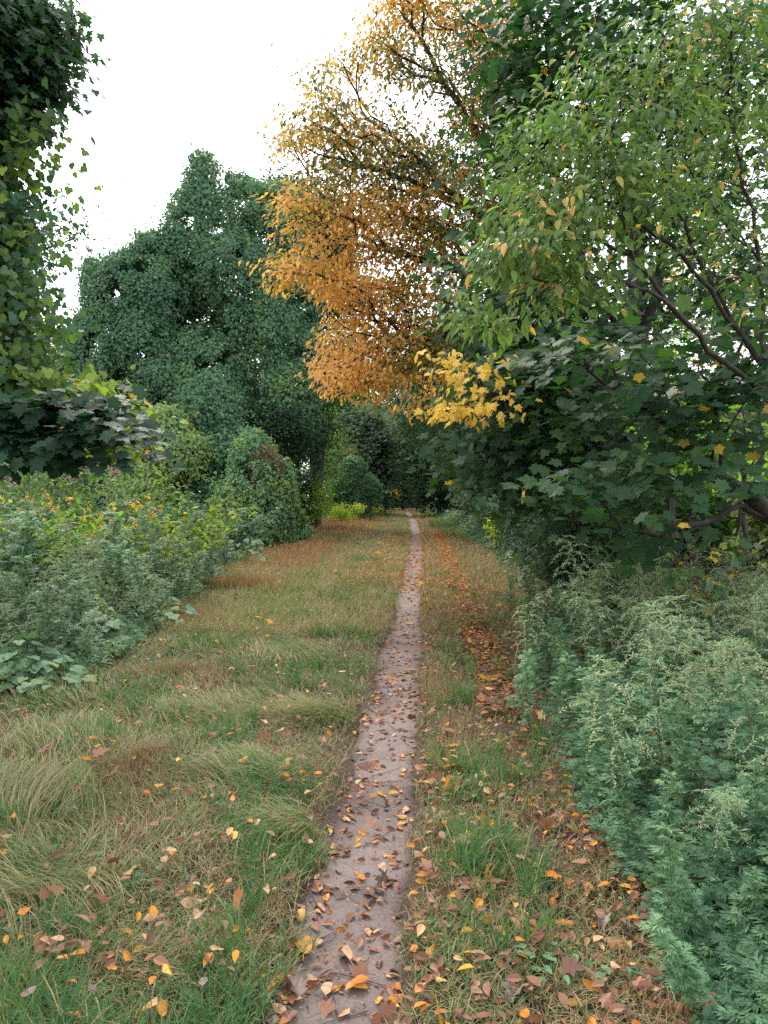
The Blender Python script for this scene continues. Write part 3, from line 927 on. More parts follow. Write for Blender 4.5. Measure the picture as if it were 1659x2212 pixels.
        lab = f"{z} grey-brown twig lying {'across' if abs(math.cos(a)) > .7 else 'along'} the dirt path"
        tag(o, lab, 'twig', lab.replace(' twig ', ' twigs '))


fallen()

# ================================================================== TREES BY THE CORRIDOR
def orange_tree():
    rng = np.random.default_rng(31)
    b = gp(4.0, 13.5)
    tr = [[b, at(1230, 900, 13.4), at(1190, 700, 13.1), at(1140, 560, 12.8), at(1090, 400, 12.5), at(1060, 200, 12.3), at(1040, 30, 12)],
          [at(1140, 560, 12.8), at(1005, 440, 12.2), at(950, 390, 11.9), at(870, 310, 11.6), at(800, 250, 11.3)],
          [at(1005, 440, 12.2), at(910, 400, 11.9), at(830, 370, 11.6), at(760, 350, 11.2)],
          [at(1190, 700, 13.1), at(1060, 690, 12.4), at(930, 730, 12), at(840, 740, 11.6), at(770, 770, 11.2)],
          [at(1170, 640, 13.0), at(1030, 590, 12.2), at(900, 560, 11.6), at(780, 530, 11.2), at(690, 520, 10.9)],
          [at(1090, 400, 12.5), at(1000, 240, 12), at(930, 120, 11.6), at(860, 20, 11.3)]]
    out = np.array([(830, -120), (815, 0), (790, 60), (765, 115), (690, 130), (640, 170), (680, 205), (650, 240), (600, 268), (588, 340), (640, 325), (690, 300), (665, 390), (612, 398), (600, 440), (612, 520), (588, 590), (604, 632), (655, 600), (690, 640), (725, 665), (688, 740), (685, 790), (705, 850), (765, 850), (800, 872), (850, 835), (905, 900), (960, 860), (985, 700), (1030, 620), (1080, 560), (1150, 500), (1160, 300), (1140, 100), (1120, -120)], float)
    n = 9000
    vx = rng.uniform(580, 1160, n); vy = rng.uniform(-120, 905, n)
    ins = np.zeros(n, bool)
    for i in range(len(out)):
        (x0, y0), (x1, y1) = out[i], out[i - 1]
        ins ^= ((y0 > vy) != (y1 > vy)) & (vx < (x1 - x0) * (vy - y0) / (y1 - y0 + 1e-9) + x0)
    vx, vy = vx[ins], vy[ins]
    d = 10.5 + (vx - 600) / 550 * 2.2 + rng.uniform(-.9, 1.5, len(vx))
    A = np.stack([(vx - CX) / F * d, d, CAM - (vy - HY) / F * d], -1)
    gz = lambda x, y, s: np.exp(-((vx - x) ** 2 + (vy - y) ** 2) / s ** 2)
    ex = .40 + .16 * sm(600, 800, vy) + .34 * sm(-1010, -720, -vx) * sm(360, 430, vy) + .22 * sm(-150, -30, -vy) + .24 * gz(960, 590, 80) - .16 * gz(870, 700, 75) - .22 * gz(700, 385, 60) + .2 * gz(650, 280, 80) + .2 * gz(900, 850, 50) - .2 * gz(930, 770, 70)
    k = noise(A * np.array([.6, .6, 1.5]), .95, 6) + .5 * noise(A, .45, 7) + .9 * gz(925, 235, 55) + .8 * gz(965, 200, 35) + .8 * gz(760, 180, 40) + .5 * gz(930, 100, 40) < np.where(vy < 375, .06, np.where(vx < 640, .04, .16))
    A, ex = A[k], ex[k]
    P, par, rad, tips = grow(tr, A, rng, .17, seg=.28, lift=.05, wob=.07)
    w = Geo(); limbs(w, P, par, rad, minr=.0062)
    lf = Geo()
    D = tip_dirs(P, par, tips, .4) + np.array([-.4, -.15, -.25])
    t = ex + rng.normal(size=len(A)) * .13 + .24 * noise(A, .7, 81) - .10 * (A[:, 1] > 12.6)
    sprays(lf, OVAL_LO, P[tips], D, 13, .62, .55, .090, np.clip(t, 0, .95), rng, droop=.6, up=.9, rnd=.38, face=(-.3, -.55, 0), thick=.035)
    finish_tree('autumn_tree', 'tree with small orange and olive leaves arching over the path', 'tree', b, w, lf, M['bark'], M['orange'])


def maple_tree():
    rng = np.random.default_rng(32)
    b = gp(3.9, 10.4)
    tr = [[b, at(1440, 1120, 10.4), at(1425, 1000, 10.3), at(1405, 880, 10.2), at(1372, 770, 10.0), at(1310, 660, 9.7), at(1250, 540, 9.4), at(1200, 380, 9.2), at(1170, 200, 9), at(1160, 30, 9)],
          [at(1405, 880, 10.2), at(1330, 830, 9.4), at(1240, 810, 8.4), at(1120, 840, 7.4), at(1010, 870, 6.9)],
          [at(1372, 770, 10.0), at(1420, 620, 10.2), at(1440, 420, 10.2), at(1450, 200, 10.3), at(1440, 20, 10.3)],
          [at(1425, 1000, 10.3), at(1330, 960, 9.2), at(1200, 980, 8.2), at(1100, 1010, 8)]]
    cl = [(1150, 110, 9.2, 130, 110, 1.3, 60), (1330, 60, 9.6, 150, 90, 1.4, 70), (1075, 370, 9.4, 65, 90, 1, 15), (1075, 500, 9, 60, 75, .9, 20), (1010, 570, 8.8, 36, 34, .5, 9),
          (1200, 250, 9.4, 150, 110, 1.4, 62), (1450, 150, 10.3, 150, 130, 1.5, 60), (1560, 320, 10.6, 110, 150, 1.3, 40), (1330, 330, 10.2, 140, 120, 1.3, 40),
          (1110, 650, 8.6, 110, 90, 1, 66), (1230, 690, 9, 110, 70, 1, 46), (1150, 790, 8, 110, 70, .9, 60), (1270, 830, 8.6, 100, 70, 1, 40),
          (1150, 920, 8, 120, 75, .9, 64), (1260, 970, 8.6, 100, 50, 1, 30), (1090, 1010, 8.6, 70, 60, .8, 36), (1190, 1060, 9, 110, 60, .8, 40),
          (1060, 710, 9, 40, 50, .7, 14), (1140, 500, 9.4, 100, 90, 1, 30), (1600, 90, 10.6, 90, 110, 1, 34), (1500, 520, 10.5, 140, 110, 1.2, 46), (1400, 660, 10.3, 110, 60, 1, 26), (1600, 640, 10.7, 80, 90, 1, 26), (1560, 220, 10.6, 100, 90, 1, 26), (1350, 480, 10.2, 100, 80, 1, 24), (1010, 980, 9.5, 60, 60, .8, 22), (1100, 130, 9.2, 60, 110, 1, 14), (1250, -90, 9.6, 260, 80, 1.5, 60),
          (1080, 830, 7.7, 70, 50, .6, 20)]
    A, ex = view_clusters(cl, rng, 1.0, gap=(.85, .42), seed=7)
    Yl, _ = view_clusters([(1012, 800, 6.9, 36, 26, .3, 7), (985, 880, 6.8, 30, 26, .3, 9), (1030, 850, 7, 30, 40, .3, 8), (1020, 905, 6.9, 30, 8, .2, 5), (985, 775, 6.9, 14, 10, .2, 3)], rng)
    P, par, rad, tips = grow(tr, np.concatenate([A, Yl]), rng, .125, seg=.3, lift=.05, wob=.06)
    w = Geo(); limbs(w, P, par, rad)
    lf, yl = Geo(), Geo()
    tg, ty = tips[:len(A)], tips[len(A):]
    D = tip_dirs(P, par, tips, .5)
    t = .35 + .22 * noise(A, 1.2, 82)
    sprays(lf, MAPLE_LO, P[tg], D[:len(A)] + np.array([-.2, -.25, -.05]), 17, .8, .8, .12, t, rng, droop=.35, up=.9, rnd=.4, face=(-.35, -.55, 0), thick=.12)
    k = rng.uniform(0, 1, len(tg)) < .05
    sprays(lf, MAPLE_LO, P[tg][k], D[:len(A)][k], 2, .7, .6, .10, np.full(k.sum(), .95), rng, droop=.5, up=.6, rnd=.4, face=(-.35, -.6, 0), thick=.15)
    sprays(yl, CHERRY, P[ty], D[len(A):] + np.array([-.5, -.2, -.25]), 6, .16, .6, .08, rng.uniform(.1, .9, len(ty)), rng, along=.8, side=.5, droop=.7, up=.5, rnd=.4, face=(-.4, -.7, 0), thick=.03)
    sprays(yl, MAPLE_LO, P[ty], D[len(A):] + np.array([-.4, -.2, -.15]), 3, .20, .6, .085, rng.uniform(.2, .9, len(ty)), rng, along=.8, side=.5, droop=.7, up=.7, rnd=.45, face=(-.4, -.6, 0), thick=.03)
    finish_tree('maple_tree', 'dark green maple with one yellow branch reaching over the path edge', 'tree', b, w, lf, M['bark'], M['maple'],
                [('yellow_branch_leaves', yl, M['yellow'])])


def leaning_maple():
    rng = np.random.default_rng(33)
    b = gp(4.9, 6.9)
    tr = [[b, np.array([4.55, 6.9, .75]), at(1745, 1170, 6.8), at(1659, 1106, 6.7), at(1590, 1055, 6.6), at(1514, 993, 6.5), at(1460, 930, 6.4), at(1380, 880, 6.2), at(1270, 800, 6.0)],
          [at(1720, 1150, 6.8), at(1600, 1092, 6.6), at(1520, 1130, 6.3), at(1420, 1155, 6.1), at(1250, 1140, 5.9)],
          [at(1560, 1030, 6.5), at(1545, 900, 6.6), at(1530, 800, 6.7)]]
    cl = [(1530, 845, 6.4, 120, 40, .8, 22), (1600, 790, 6.6, 80, 40, .8, 14), (1380, 860, 6, 110, 40, .7, 16), (1560, 930, 6.2, 90, 36, .6, 14), (1300, 1060, 5.9, 110, 45, .5, 26),
          (1410, 1010, 6, 90, 35, .5, 12), (1250, 760, 6, 80, 40, .5, 14), (1620, 1020, 6.5, 60, 60, .5, 6), (1420, 1200, 6.2, 120, 40, .5, 6), (1420, 740, 6.3, 90, 30, .6, 7),
          (1640, 660, 6.8, 70, 70, .6, 14)]
    A, ex = view_clusters(cl, rng, 1.0)
    P, par, rad, tips = grow(tr, A, rng, .085, seg=.22, lift=.05, wob=.07, r0=.003)
    w = Geo(); limbs(w, P, par, rad)
    lf = Geo(); D = tip_dirs(P, par, tips, .4)
    t = .38 + .2 * noise(A, .8, 83)
    sprays(lf, MAPLE, P[tips], D + np.array([-.2, -.25, 0]), 9, .5, .8, .125, t, rng, droop=.25, up=1.0, rnd=.3, face=(-.3, -.45, 0), thick=.06)
    k = rng.uniform(0, 1, len(tips)) < .12
    sprays(lf, MAPLE, P[tips][k], D[k], 2, .5, .6, .09, np.full(k.sum(), .94), rng, droop=.7, up=.4, rnd=.4, face=(-.3, -.7, 0), thick=.12)
    finish_tree('maple_tree', 'maple leaning in from the roadside with a low bare curved limb', 'tree', b, w, lf, M['bark'], M['maple'])


def cherry_tree():
    rng = np.random.default_rng(34)
    b = gp(4.1, 6.1)
    tr = [[b, np.array([3.75, 6.05, 1.3]), at(1690, 840, 6), at(1600, 718, 5.9), at(1545, 620, 5.8), at(1520, 583, 5.8), at(1450, 440, 5.6), at(1400, 330, 5.4), at(1390, 200, 5.3)],
          [at(1720, 880, 6), at(1565, 783, 5.7), at(1454, 668, 5.4), at(1380, 568, 5.2), at(1290, 515, 5.0), at(1190, 480, 4.8), at(1120, 480, 4.7)],
          [at(1660, 790, 6), at(1640, 560, 5.9), at(1560, 470, 5.6), at(1440, 488, 5.3), at(1350, 545, 5), at(1240, 600, 4.8)],
          [at(1640, 560, 5.9), at(1600, 350, 5.8), at(1580, 150, 5.6), at(1560, 30, 5.5)],
          [at(1454, 668, 5.4), at(1330, 600, 5.1), at(1230, 590, 4.9), at(1110, 640, 4.8), at(1010, 720, 4.7)]]
    cl = [(1250, 230, 5.1, 90, 80, .5, 34), (1370, 200, 5.3, 90, 100, .6, 42), (1500, 140, 5.4, 100, 90, .6, 40), (1600, 110, 5.6, 70, 90, .5, 24), (1140, 340, 4.9, 70, 60, .4, 22),
          (1250, 370, 5, 110, 80, .5, 46), (1390, 330, 5.3, 110, 80, .6, 46), (1150, 460, 4.8, 85, 55, .4, 34), (1090, 560, 4.7, 80, 40, .35, 26), (1060, 690, 4.7, 70, 26, .3, 20),
          (1200, 560, 4.8, 110, 50, .4, 32), (1350, 450, 5.1, 100, 70, .5, 36), (1550, 480, 5.5, 100, 80, .5, 30), (1600, 320, 5.7, 70, 90, .5, 24), (1500, 280, 5.4, 90, 80, .5, 30),
          (1230, 640, 4.9, 80, 26, .3, 10), (1480, 590, 5.4, 60, 50, .4, 8), (1620, 620, 5.8, 50, 60, .4, 10), (1500, 30, 5.4, 140, 60, .6, 24), (1280, 130, 5.2, 60, 30, .4, 8)]
    A, ex = view_clusters(cl, rng, 1.15, gap=(.75, .30), seed=9)
    tr += [[at(1640, 760, 6), at(1500, 700, 5.6), at(1400, 640, 5.4), at(1300, 610, 5.2), at(1200, 560, 5)], [at(1600, 718, 5.9), at(1480, 560, 5.6), at(1380, 480, 5.4), at(1300, 380, 5.2)],
           [at(1565, 783, 5.7), at(1420, 720, 5.5), at(1300, 700, 5.3), at(1180, 690, 5.1)], [at(1560, 470, 5.6), at(1480, 350, 5.5), at(1460, 220, 5.4)]]
    P, par, rad, tips = grow(tr, A, rng, .036, seg=.20, lift=.04, wob=.06, r0=.0020)
    w = Geo(); limbs(w, P, par, rad)
    lf = Geo(); D = tip_dirs(P, par, tips, .6)
    t = np.where(rng.uniform(0, 1, len(A)) < .11, .93, .42 + .22 * noise(A, .8, 84))
    sprays(lf, CHERRY, P[tips], D + np.array([-.25, -.1, -.15]), 13, .42, .5, .080, np.clip(t - .10, 0, 1), rng, along=.8, side=.55, droop=.55, up=.9, rnd=.32, face=(-.35, -.55, 0), thick=.03)
    finish_tree('light_green_tree', 'many-stemmed tree with drooping light green pointed leaves', 'tree', b, w, lf, M['bark'], M['cherry'])


# ------------------------------------------------------------------ vines over trees
def lumps(blobs, rng, n=14, s=(.22, .42), drape=.5):
    out = list(blobs)
    for c, r in blobs:
        c = np.asarray(c, float); r = np.asarray(r, float)
        for _ in range(n):
            d = nrm(rng.normal(size=3)); d[2] = d[2] * .8 + .1
            q = rng.uniform(*s) * r.mean()
            rr = np.array([q, q, q * (1 + drape * rng.uniform(0, 2))])
            out.append((c + d * r * .88 - UP * max(0, rr[2] - q) * .75, rr))
    return out


def shell(g, blobs, n, leaf, size, rng, tint, jit=.18, hole=None, face=.35, down=.9, thin_back=True, skip=.86, vs=.3, rnd=.35):
    """leaves hung like shingles over the skin of a heap of rounded lumps"""
    Cc = np.array([b[0] for b in blobs]); Rr = np.array([b[1] for b in blobs])
    ar = (Rr[:, 0] * Rr[:, 1] * Rr[:, 2]) ** (2 / 3)
    ch = rng.choice(len(blobs), n, p=ar / ar.sum())
    d = nrm(rng.normal(size=(n, 3)))
    P = Cc[ch] + d * Rr[ch]
    N = nrm(d / Rr[ch])
    keep = P[:, 2] > ground_z(P[:, 0], P[:, 1]) + .05
    if thin_back:
        keep &= (N[:, 1] < .3) | (rng.uniform(0, 1, n) < .45)
    if hole is not None:
        keep &= noise(P, hole[0], hole[2]) + .55 * noise(P, hole[0] * .4, hole[2] + 3) + .2 * rng.normal(size=n) < hole[1]
    P, N, ch = P[keep], N[keep], ch[keep]
    inside = np.zeros(len(P), bool)
    for i in range(len(blobs)):
        q = ((P - Cc[i]) / Rr[i]); inside |= (np.einsum('ij,ij->i', q, q) < skip) & (ch != i)
    P, N, ch2 = P[~inside], N[~inside], ch[~inside]
    m = len(P)
    P = P + N * (rng.uniform(-1, .35, m) * jit)[:, None] + rng.normal(size=(m, 3)) * .03
    ax = -UP * down + N * .25 + rng.normal(size=(m, 3)) * .45
    nn = N + UP * face + rng.normal(size=(m, 3)) * rnd
    t = tint + (rng.normal(size=len(blobs)) * .10)[ch2] + .13 * noise(P, 1.6, 85) + .07 * rng.normal(size=m)
    sp = rng.uniform(0, 1, m)
    t = np.where(sp > .985, .97, np.clip(t, 0, .93))
    g.scatter(leaf, P, ax, nn, size * (1 + rng.uniform(-vs, vs, m)), t)
    q = rng.choice(m, int(m * .014), replace=False)      # loose shoots standing off the skin
    kq = 9
    u = np.tile(np.linspace(.1, 1, kq), len(q)); Q = np.repeat(q, kq)
    ln = np.repeat(size * rng.uniform(2.0, 8.0, len(q)), kq)
    dr = nrm(N[Q] * .8 + UP * .55 + np.repeat(rng.normal(size=(len(q), 3)) * .5, kq, 0))
    S_ = P[Q] + dr * (ln * u)[:, None] - UP * (ln * .45 * u ** 2)[:, None] + rng.normal(size=(len(Q), 3)) * size * .3
    g.scatter(leaf, S_, -UP * .6 + rng.normal(size=S_.shape) * .6, N[Q] * .6 + UP * .6 + rng.normal(size=S_.shape) * .4, size * rng.uniform(.5, 1.0, len(Q)), np.clip(t[Q] + .10 + .1 * rng.normal(size=len(Q)), 0, .95))
    return P


def big_vine_trees():
    rng = np.random.default_rng(41)
    S = lambda vx, vy, d, rx, ry, rd: (at(vx, vy, d), np.array([rx / F * d, rd, ry / F * d]))
    # tall one in the middle
    d = 32
    b = gp(-9.3, 32.5)
    bl = [S(440, 385, d, 36, 52, .9), S(445, 480, d, 78, 80, 1.6), S(420, 540, d - .6, 70, 90, 1.6), S(520, 460, d + .5, 62, 75, 1.5), S(590, 520, d + 1, 60, 110, 1.6), S(600, 450, d + 1.5, 60, 50, 1.2),
          S(500, 600, d - .5, 100, 90, 2), S(640, 640, d + 1, 60, 110, 1.4), S(560, 720, d, 90, 120, 1.8), S(650, 790, d + .5, 55, 110, 1.3), S(480, 780, d - 1, 70, 70, 1.5), S(420, 800, d - 1.4, 60, 90, 1.2), S(445, 870, d - 2.2, 75, 80, 1.5), S(590, 860, d - .5, 80, 90, 1.4), S(430, 680, d + 2.2, 70, 110, 1.2), S(375, 640, d + 2, 60, 90, 1.0)]
    bl = lumps(bl, rng, 12, (.16, .34), 1.6)
    g = Geo()
    shell(g, bl, 560000, FIVE, .115, rng, .45, jit=.5, hole=(1.5, .50, 15), rnd=.28)
    tr = [[b, at(385, 860, d), at(388, 740, d), at(395, 660, d), at(425, 560, d), at(440, 440, d)],
          [at(392, 700, d), at(430, 672, d), at(450, 690, d)], [at(395, 660, d), at(360, 600, d)], [at(425, 560, d), at(520, 470, d)], [at(395, 760, d), at(470, 700, d), at(560, 560, d)],
          [at(388, 740, d), at(600, 650, d + 1)]]
    A = np.concatenate([ell(rng, c, r * .9, 10) for c, r in bl[:14]])
    P, par, rad, tips = grow(tr, A, rng, .42, seg=.6, r0=.012, wob=.08)
    w = Geo(); limbs(w, P, par, rad)
    finish_tree('vine_covered_tree', 'tall tree smothered in dark green vines, its knobbly top against the sky', 'tree', b, w, g, M['bark'], M['vine'])
    # broad one to its left
    d = 31
    b = gp(-12.2, 31.3)
    bl = [S(335, 560, d, 50, 48, 1.2), S(245, 625, d + 1, 58, 62, 1.4), S(200, 745, d + .5, 48, 70, 1.2), S(182, 810, d, 48, 70, 1.1), S(290, 640, d, 80, 95, 1.7), S(310, 740, d - .5, 75, 75, 1.5), S(235, 760, d, 80, 90, 1.5), S(350, 640, d - .6, 55, 80, 1.1), S(345, 815, d - 1, 60, 60, 1.1)]
    bl = lumps(bl, rng, 12, (.16, .34), 1.6)
    g = Geo()
    shell(g, bl, 400000, FIVE, .115, rng, .42, jit=.5, hole=(1.5, .54, 16), rnd=.28)
    tr = [[b, at(225, 900, d), at(240, 780, d), at(250, 680, d), at(270, 600, d)], [at(240, 780, d), at(320, 650, d)], [at(240, 760, d), at(190, 680, d)]]
    A = np.concatenate([ell(rng, c, r * .9, 9) for c, r in bl[:9]])
    P, par, rad, tips = grow(tr, A, rng, .3, seg=.6, r0=.012, wob=.08)
    w = Geo(); limbs(w, P, par, rad)
    finish_tree('vine_covered_tree', 'broad round-shouldered tree draped in vines beside the brick house roof', 'tree', b, w, g, M['bark'], M['vine'])
    # vine heaps over shrubs
    for lab, bls, n, sz, tn, dd, mt, hl in (
        ('round mound of vines with fresh bluish leaves below the smothered trees', [S(350, 950, 25, 68, 72, 1.2), S(395, 985, 24.5, 52, 50, 1.0), S(315, 1000, 25, 36, 50, .8)], 42000, .13, .60, 25, 'vine', .95),
        ('slumping heap of vines sliding from the tall smothered tree', [S(450, 900, 27, 70, 85, 1.4), S(500, 980, 26, 60, 60, 1.2), S(430, 990, 25.5, 70, 50, 1.2)], 42000, .13, .08, 26, 'vine', .95),
        ('conical vine heap with reddish brown dead patches on its front', [S(545, 995, 22.5, 46, 66, .8), S(565, 1045, 22.3, 64, 62, .9), S(505, 1085, 22, 40, 46, .7), S(605, 1085, 22.8, 36, 46, .6)], 52000, .10, .48, 22.5, 'vine', .9),
        ('small far vine hump beside the last bend of the path', [S(760, 1025, 46, 28, 40, 1), S(792, 1050, 46, 26, 28, 1), S(738, 1058, 46.5, 22, 28, 1)], 16000, .15, .12, 46, 'vine', 1.0)):
        base = gp(bls[0][0][0], bls[0][0][1])
        sk = [(np.array([c[0] + rng.normal() * .3, c[1] - .1, c[2] * .42]), np.array([r[0] * .92, r[1] * .9, max(c[2] * .5, .5)])) for c, r in bls]
        bb = lumps(bls + sk, rng, 11, (.18, .42), .8)
        g = Geo(); shell(g, bb, int(n * 1.6), FIVE, sz * .9, rng, tn + .3, jit=.22, hole=(1.4, hl, 17), thin_back=False, rnd=.28)
        w = Geo()
        for c, r in bls:
            foot = gp(c[0], c[1])
            for q in range(3):
                e = c + rng.normal(size=3) * r * .4
                w.tube([foot + rng.normal(size=3) * np.array([.2, .2, 0]), (foot + e) / 2 + rng.normal(size=3) * .15, e], [.04, .03, .015], 5)
        extra = []
        if 'conical' in lab:
            dead = Geo()
            q = ell(rng, at(575, 1010, 21.75), (.55, .14, .75), 1500)
            dead.scatter(OVAL_LO, q, rng.normal(size=q.shape) - UP, rng.normal(size=q.shape) * .5 - np.array([0, .8, -.3]), rng.uniform(.04, .075, len(q)), rng.uniform(.0, .22, len(q)))
            extra = [('dead_leaves', dead, M['litter'])]
        finish_tree('vine_heap', lab, 'vine', base, w, g, M['bark_brown'], M[mt], extra)


def left_edge_tree():
    """the vine-hung tree close by on the left, cut by the picture's edge"""
    rng = np.random.default_rng(42)
    b = gp(-3.5, 5.6)
    d = 5.2
    tr = [[b, np.array([-3.3, 5.5, 1.6]), at(-120, 700, d), at(-90, 400, d), at(-60, 150, d), at(-20, -80, d)],
          [at(-90, 400, d), at(20, 300, 5), at(110, 230, 4.9)], [at(-60, 150, d), at(60, 60, 5), at(140, 20, 4.9)], [at(-120, 700, d), at(0, 600, 5.1), at(60, 560, 5.1)]]
    cl = [(q[0] - 122, *q[1:]) for q in [(20, 60, 5, 100, 110, .5, 80), (70, 130, 4.9, 75, 90, .4, 64), (30, 220, 5, 90, 80, .5, 66), (0, 310, 5.1, 60, 70, .5, 36), (-60, 200, 5.2, 90, 200, .6, 50),
          (75, 20, 5, 50, 60, .4, 26), (30, 310, 4.95, 36, 44, .3, 12), (115, 70, 4.95, 70, 90, .4, 60), (140, 150, 4.95, 55, 50, .3, 36), (150, 60, 4.95, 60, 90, .3, 50)]]
    A, ex = view_clusters(cl, rng, 1.7)
    P, par, rad, tips = grow(tr, A, rng, .13, seg=.22, lift=.02, wob=.06, r0=.003)
    w = Geo(); limbs(w, P, par, rad)
    lf = Geo(); D = tip_dirs(P, par, tips, .6)
    sprays(lf, MAPLE_LO, P[tips], D + np.array([.1, 0, -.5]), 46, .17, .45, .06, .22 + .15 * noise(A, .6, 86), rng, droop=.9, up=.7, rnd=.4, face=(.3, -.4, 0), thick=.025)
    vy = Geo()
    V2, _ = view_clusters([(70, 280, 4.85, 40, 30, .2, 20), (60, 340, 4.9, 38, 46, .25, 20), (10, 420, 5, 34, 50, .35, 16), (20, 500, 5, 40, 60, .4, 20), (40, 650, 5, 34, 60, .4, 22),
                           (20, 740, 5.1, 50, 60, .4, 22), (60, 830, 5.1, 60, 40, .4, 26), (-60, 600, 5.2, 50, 220, .5, 40)], rng)
    V2 = V2[(V2[:, 2] < at(0, 480, 5)[2]) | (rng.uniform(0, 1, len(V2)) < .25)]
    V2[:, 0] -= .10
    sprays(vy, GRAPE, V2, nrm(rng.normal(size=V2.shape) + np.array([.3, 0, -.8])), 20, .3, .5, .055, np.clip(.26 + .3 * noise(V2, .5, 87), 0, .95), rng, droop=1.0, up=.5, rnd=.45, face=(.4, -.7, 0), thick=.07)
    dk = Geo()
    V3, _ = view_clusters([(-20, 480, 5.1, 56, 120, .4, 90), (-10, 680, 5.1, 56, 120, .4, 100), (0, 820, 5.3, 76, 60, .4, 50)], rng)
    V3[:, 0] -= .14
    sprays(dk, GRAPE, V3, nrm(rng.normal(size=V3.shape) - UP * .6), 34, .24, .5, .05, np.full(len(V3), .05), rng, droop=1.0, up=.6, rnd=.5, face=(.3, -.5, 0), thick=.08)
    finish_tree('vine_hung_tree', 'dark leafy tree hung with yellowing vines at the left margin', 'tree', b, w, lf, M['bark'], M['maple'], [('yellowing_vine', vy, M['vine_y']), ('green_vine', dk, M['vine'])])
    # finer-leaved tree just behind it
    b = gp(-5.6, 9.6)
    d = 9.5
    tr = [[b, np.array([-5.5, 9.6, 2.4]), at(-20, 800, d), at(10, 600, d), at(40, 450, d)], [at(10, 600, d), at(90, 540, d), at(185, 500, d)], [at(30, 500, d), at(120, 470, d), at(150, 430, d)]]
    cl = [(-10, 480, d, 50, 80, .7, 60), (25, 560, d, 45, 60, .6, 46), (5, 640, d, 45, 70, .6, 46), (105, 515, d, 36, 20, .4, 9), (165, 505, d, 25, 25, .3, 5), (140, 440, d, 26, 14, .3, 4), (20, 740, d, 45, 60, .5, 24)]
    A, ex = view_clusters(cl, rng)
    P, par, rad, tips = grow(tr, A, rng, .10, seg=.3, wob=.07, r0=.003)
    w = Geo(); limbs(w, P, par, rad)
    lf = Geo(); D = tip_dirs(P, par, tips, .6)
    sprays(lf, OVAL_LO, P[tips], D, 34, .5, .5, .06, .45 + .2 * noise(A, 1, 88), rng, droop=.6, up=.8, rnd=.45, face=(.2, -.4, 0), thick=.09)
    finish_tree('slender_tree', 'slender fine-leaved tree with thin twigs showing against the white sky', 'tree', b, w, lf, M['bark'], M['shrub'])
    # sycamore sapling: the low dark branch
    b = gp(-4.1, 5.2)
    d = 4.7
    tr = [[b, np.array([-3.9, 5.0, 1.2]), at(-130, 960, 5), at(-40, 900, 4.9), at(80, 880, 4.8), at(160, 890, 4.7), at(230, 930, 4.6)], [at(-40, 900, 4.9), at(60, 940, 4.6), at(100, 980, 4.5)]]
    cl = [(40, 860, 4.8, 60, 30, .3, 13), (110, 880, 4.7, 70, 30, .3, 16), (180, 890, 4.6, 50, 28, .25, 12), (230, 930, 4.55, 40, 30, .2, 8), (40, 930, 4.6, 60, 35, .3, 15), (90, 985, 4.5, 50, 26, .2, 9), (150, 960, 4.5, 40, 28, .2, 5), (20, 1000, 4.6, 40, 24, .2, 4), (255, 985, 4.5, 16, 14, .1, 3), (-60, 920, 4.8, 60, 60, .3, 14)]
    A, ex = view_clusters(cl, rng)
    P, par, rad, tips = grow(tr, A, rng, .035, seg=.15, wob=.05, r0=.0025)
    w = Geo(); limbs(w, P, par, rad)
    lf = Geo(); D = tip_dirs(P, par, tips, .4)
    sprays(lf, MAPLE, P[tips], D + np.array([.2, -.2, 0]), 11, .3, .5, .09, np.full(len(A), .04), rng, droop=.4, up=1, rnd=.28, face=(.1, -.35, 0), thick=.03)
    yv = Geo()
    V2, _ = view_clusters([(150, 845, 5, 60, 20, .3, 16), (205, 870, 5.1, 50, 26, .3, 20), (110, 850, 5, 60, 26, .3, 12), (240, 945, 5.1, 40, 30, .25, 18), (20, 850, 4.9, 40, 30, .3, 8)], rng)
    sprays(yv, GRAPE, V2, nrm(rng.normal(size=V2.shape) + np.array([.6, 0, -.2])), 16, .25, .4, .06, np.clip(.55 + .2 * rng.normal(size=len(V2)), 0, .9), rng, droop=.5, up=.9, rnd=.35, face=(.2, -.5, 0), thick=.05)
    finish_tree('sycamore_sapling', 'low branching sapling with big dark lobed leaves over the left weeds', 'tree', b, w, lf, M['bark'], M['maple'], [('yellow_green_vine', yv, M['vine_y'])])


orange_tree(); maple_tree(); leaning_maple(); cherry_tree(); big_vine_trees(); left_edge_tree()

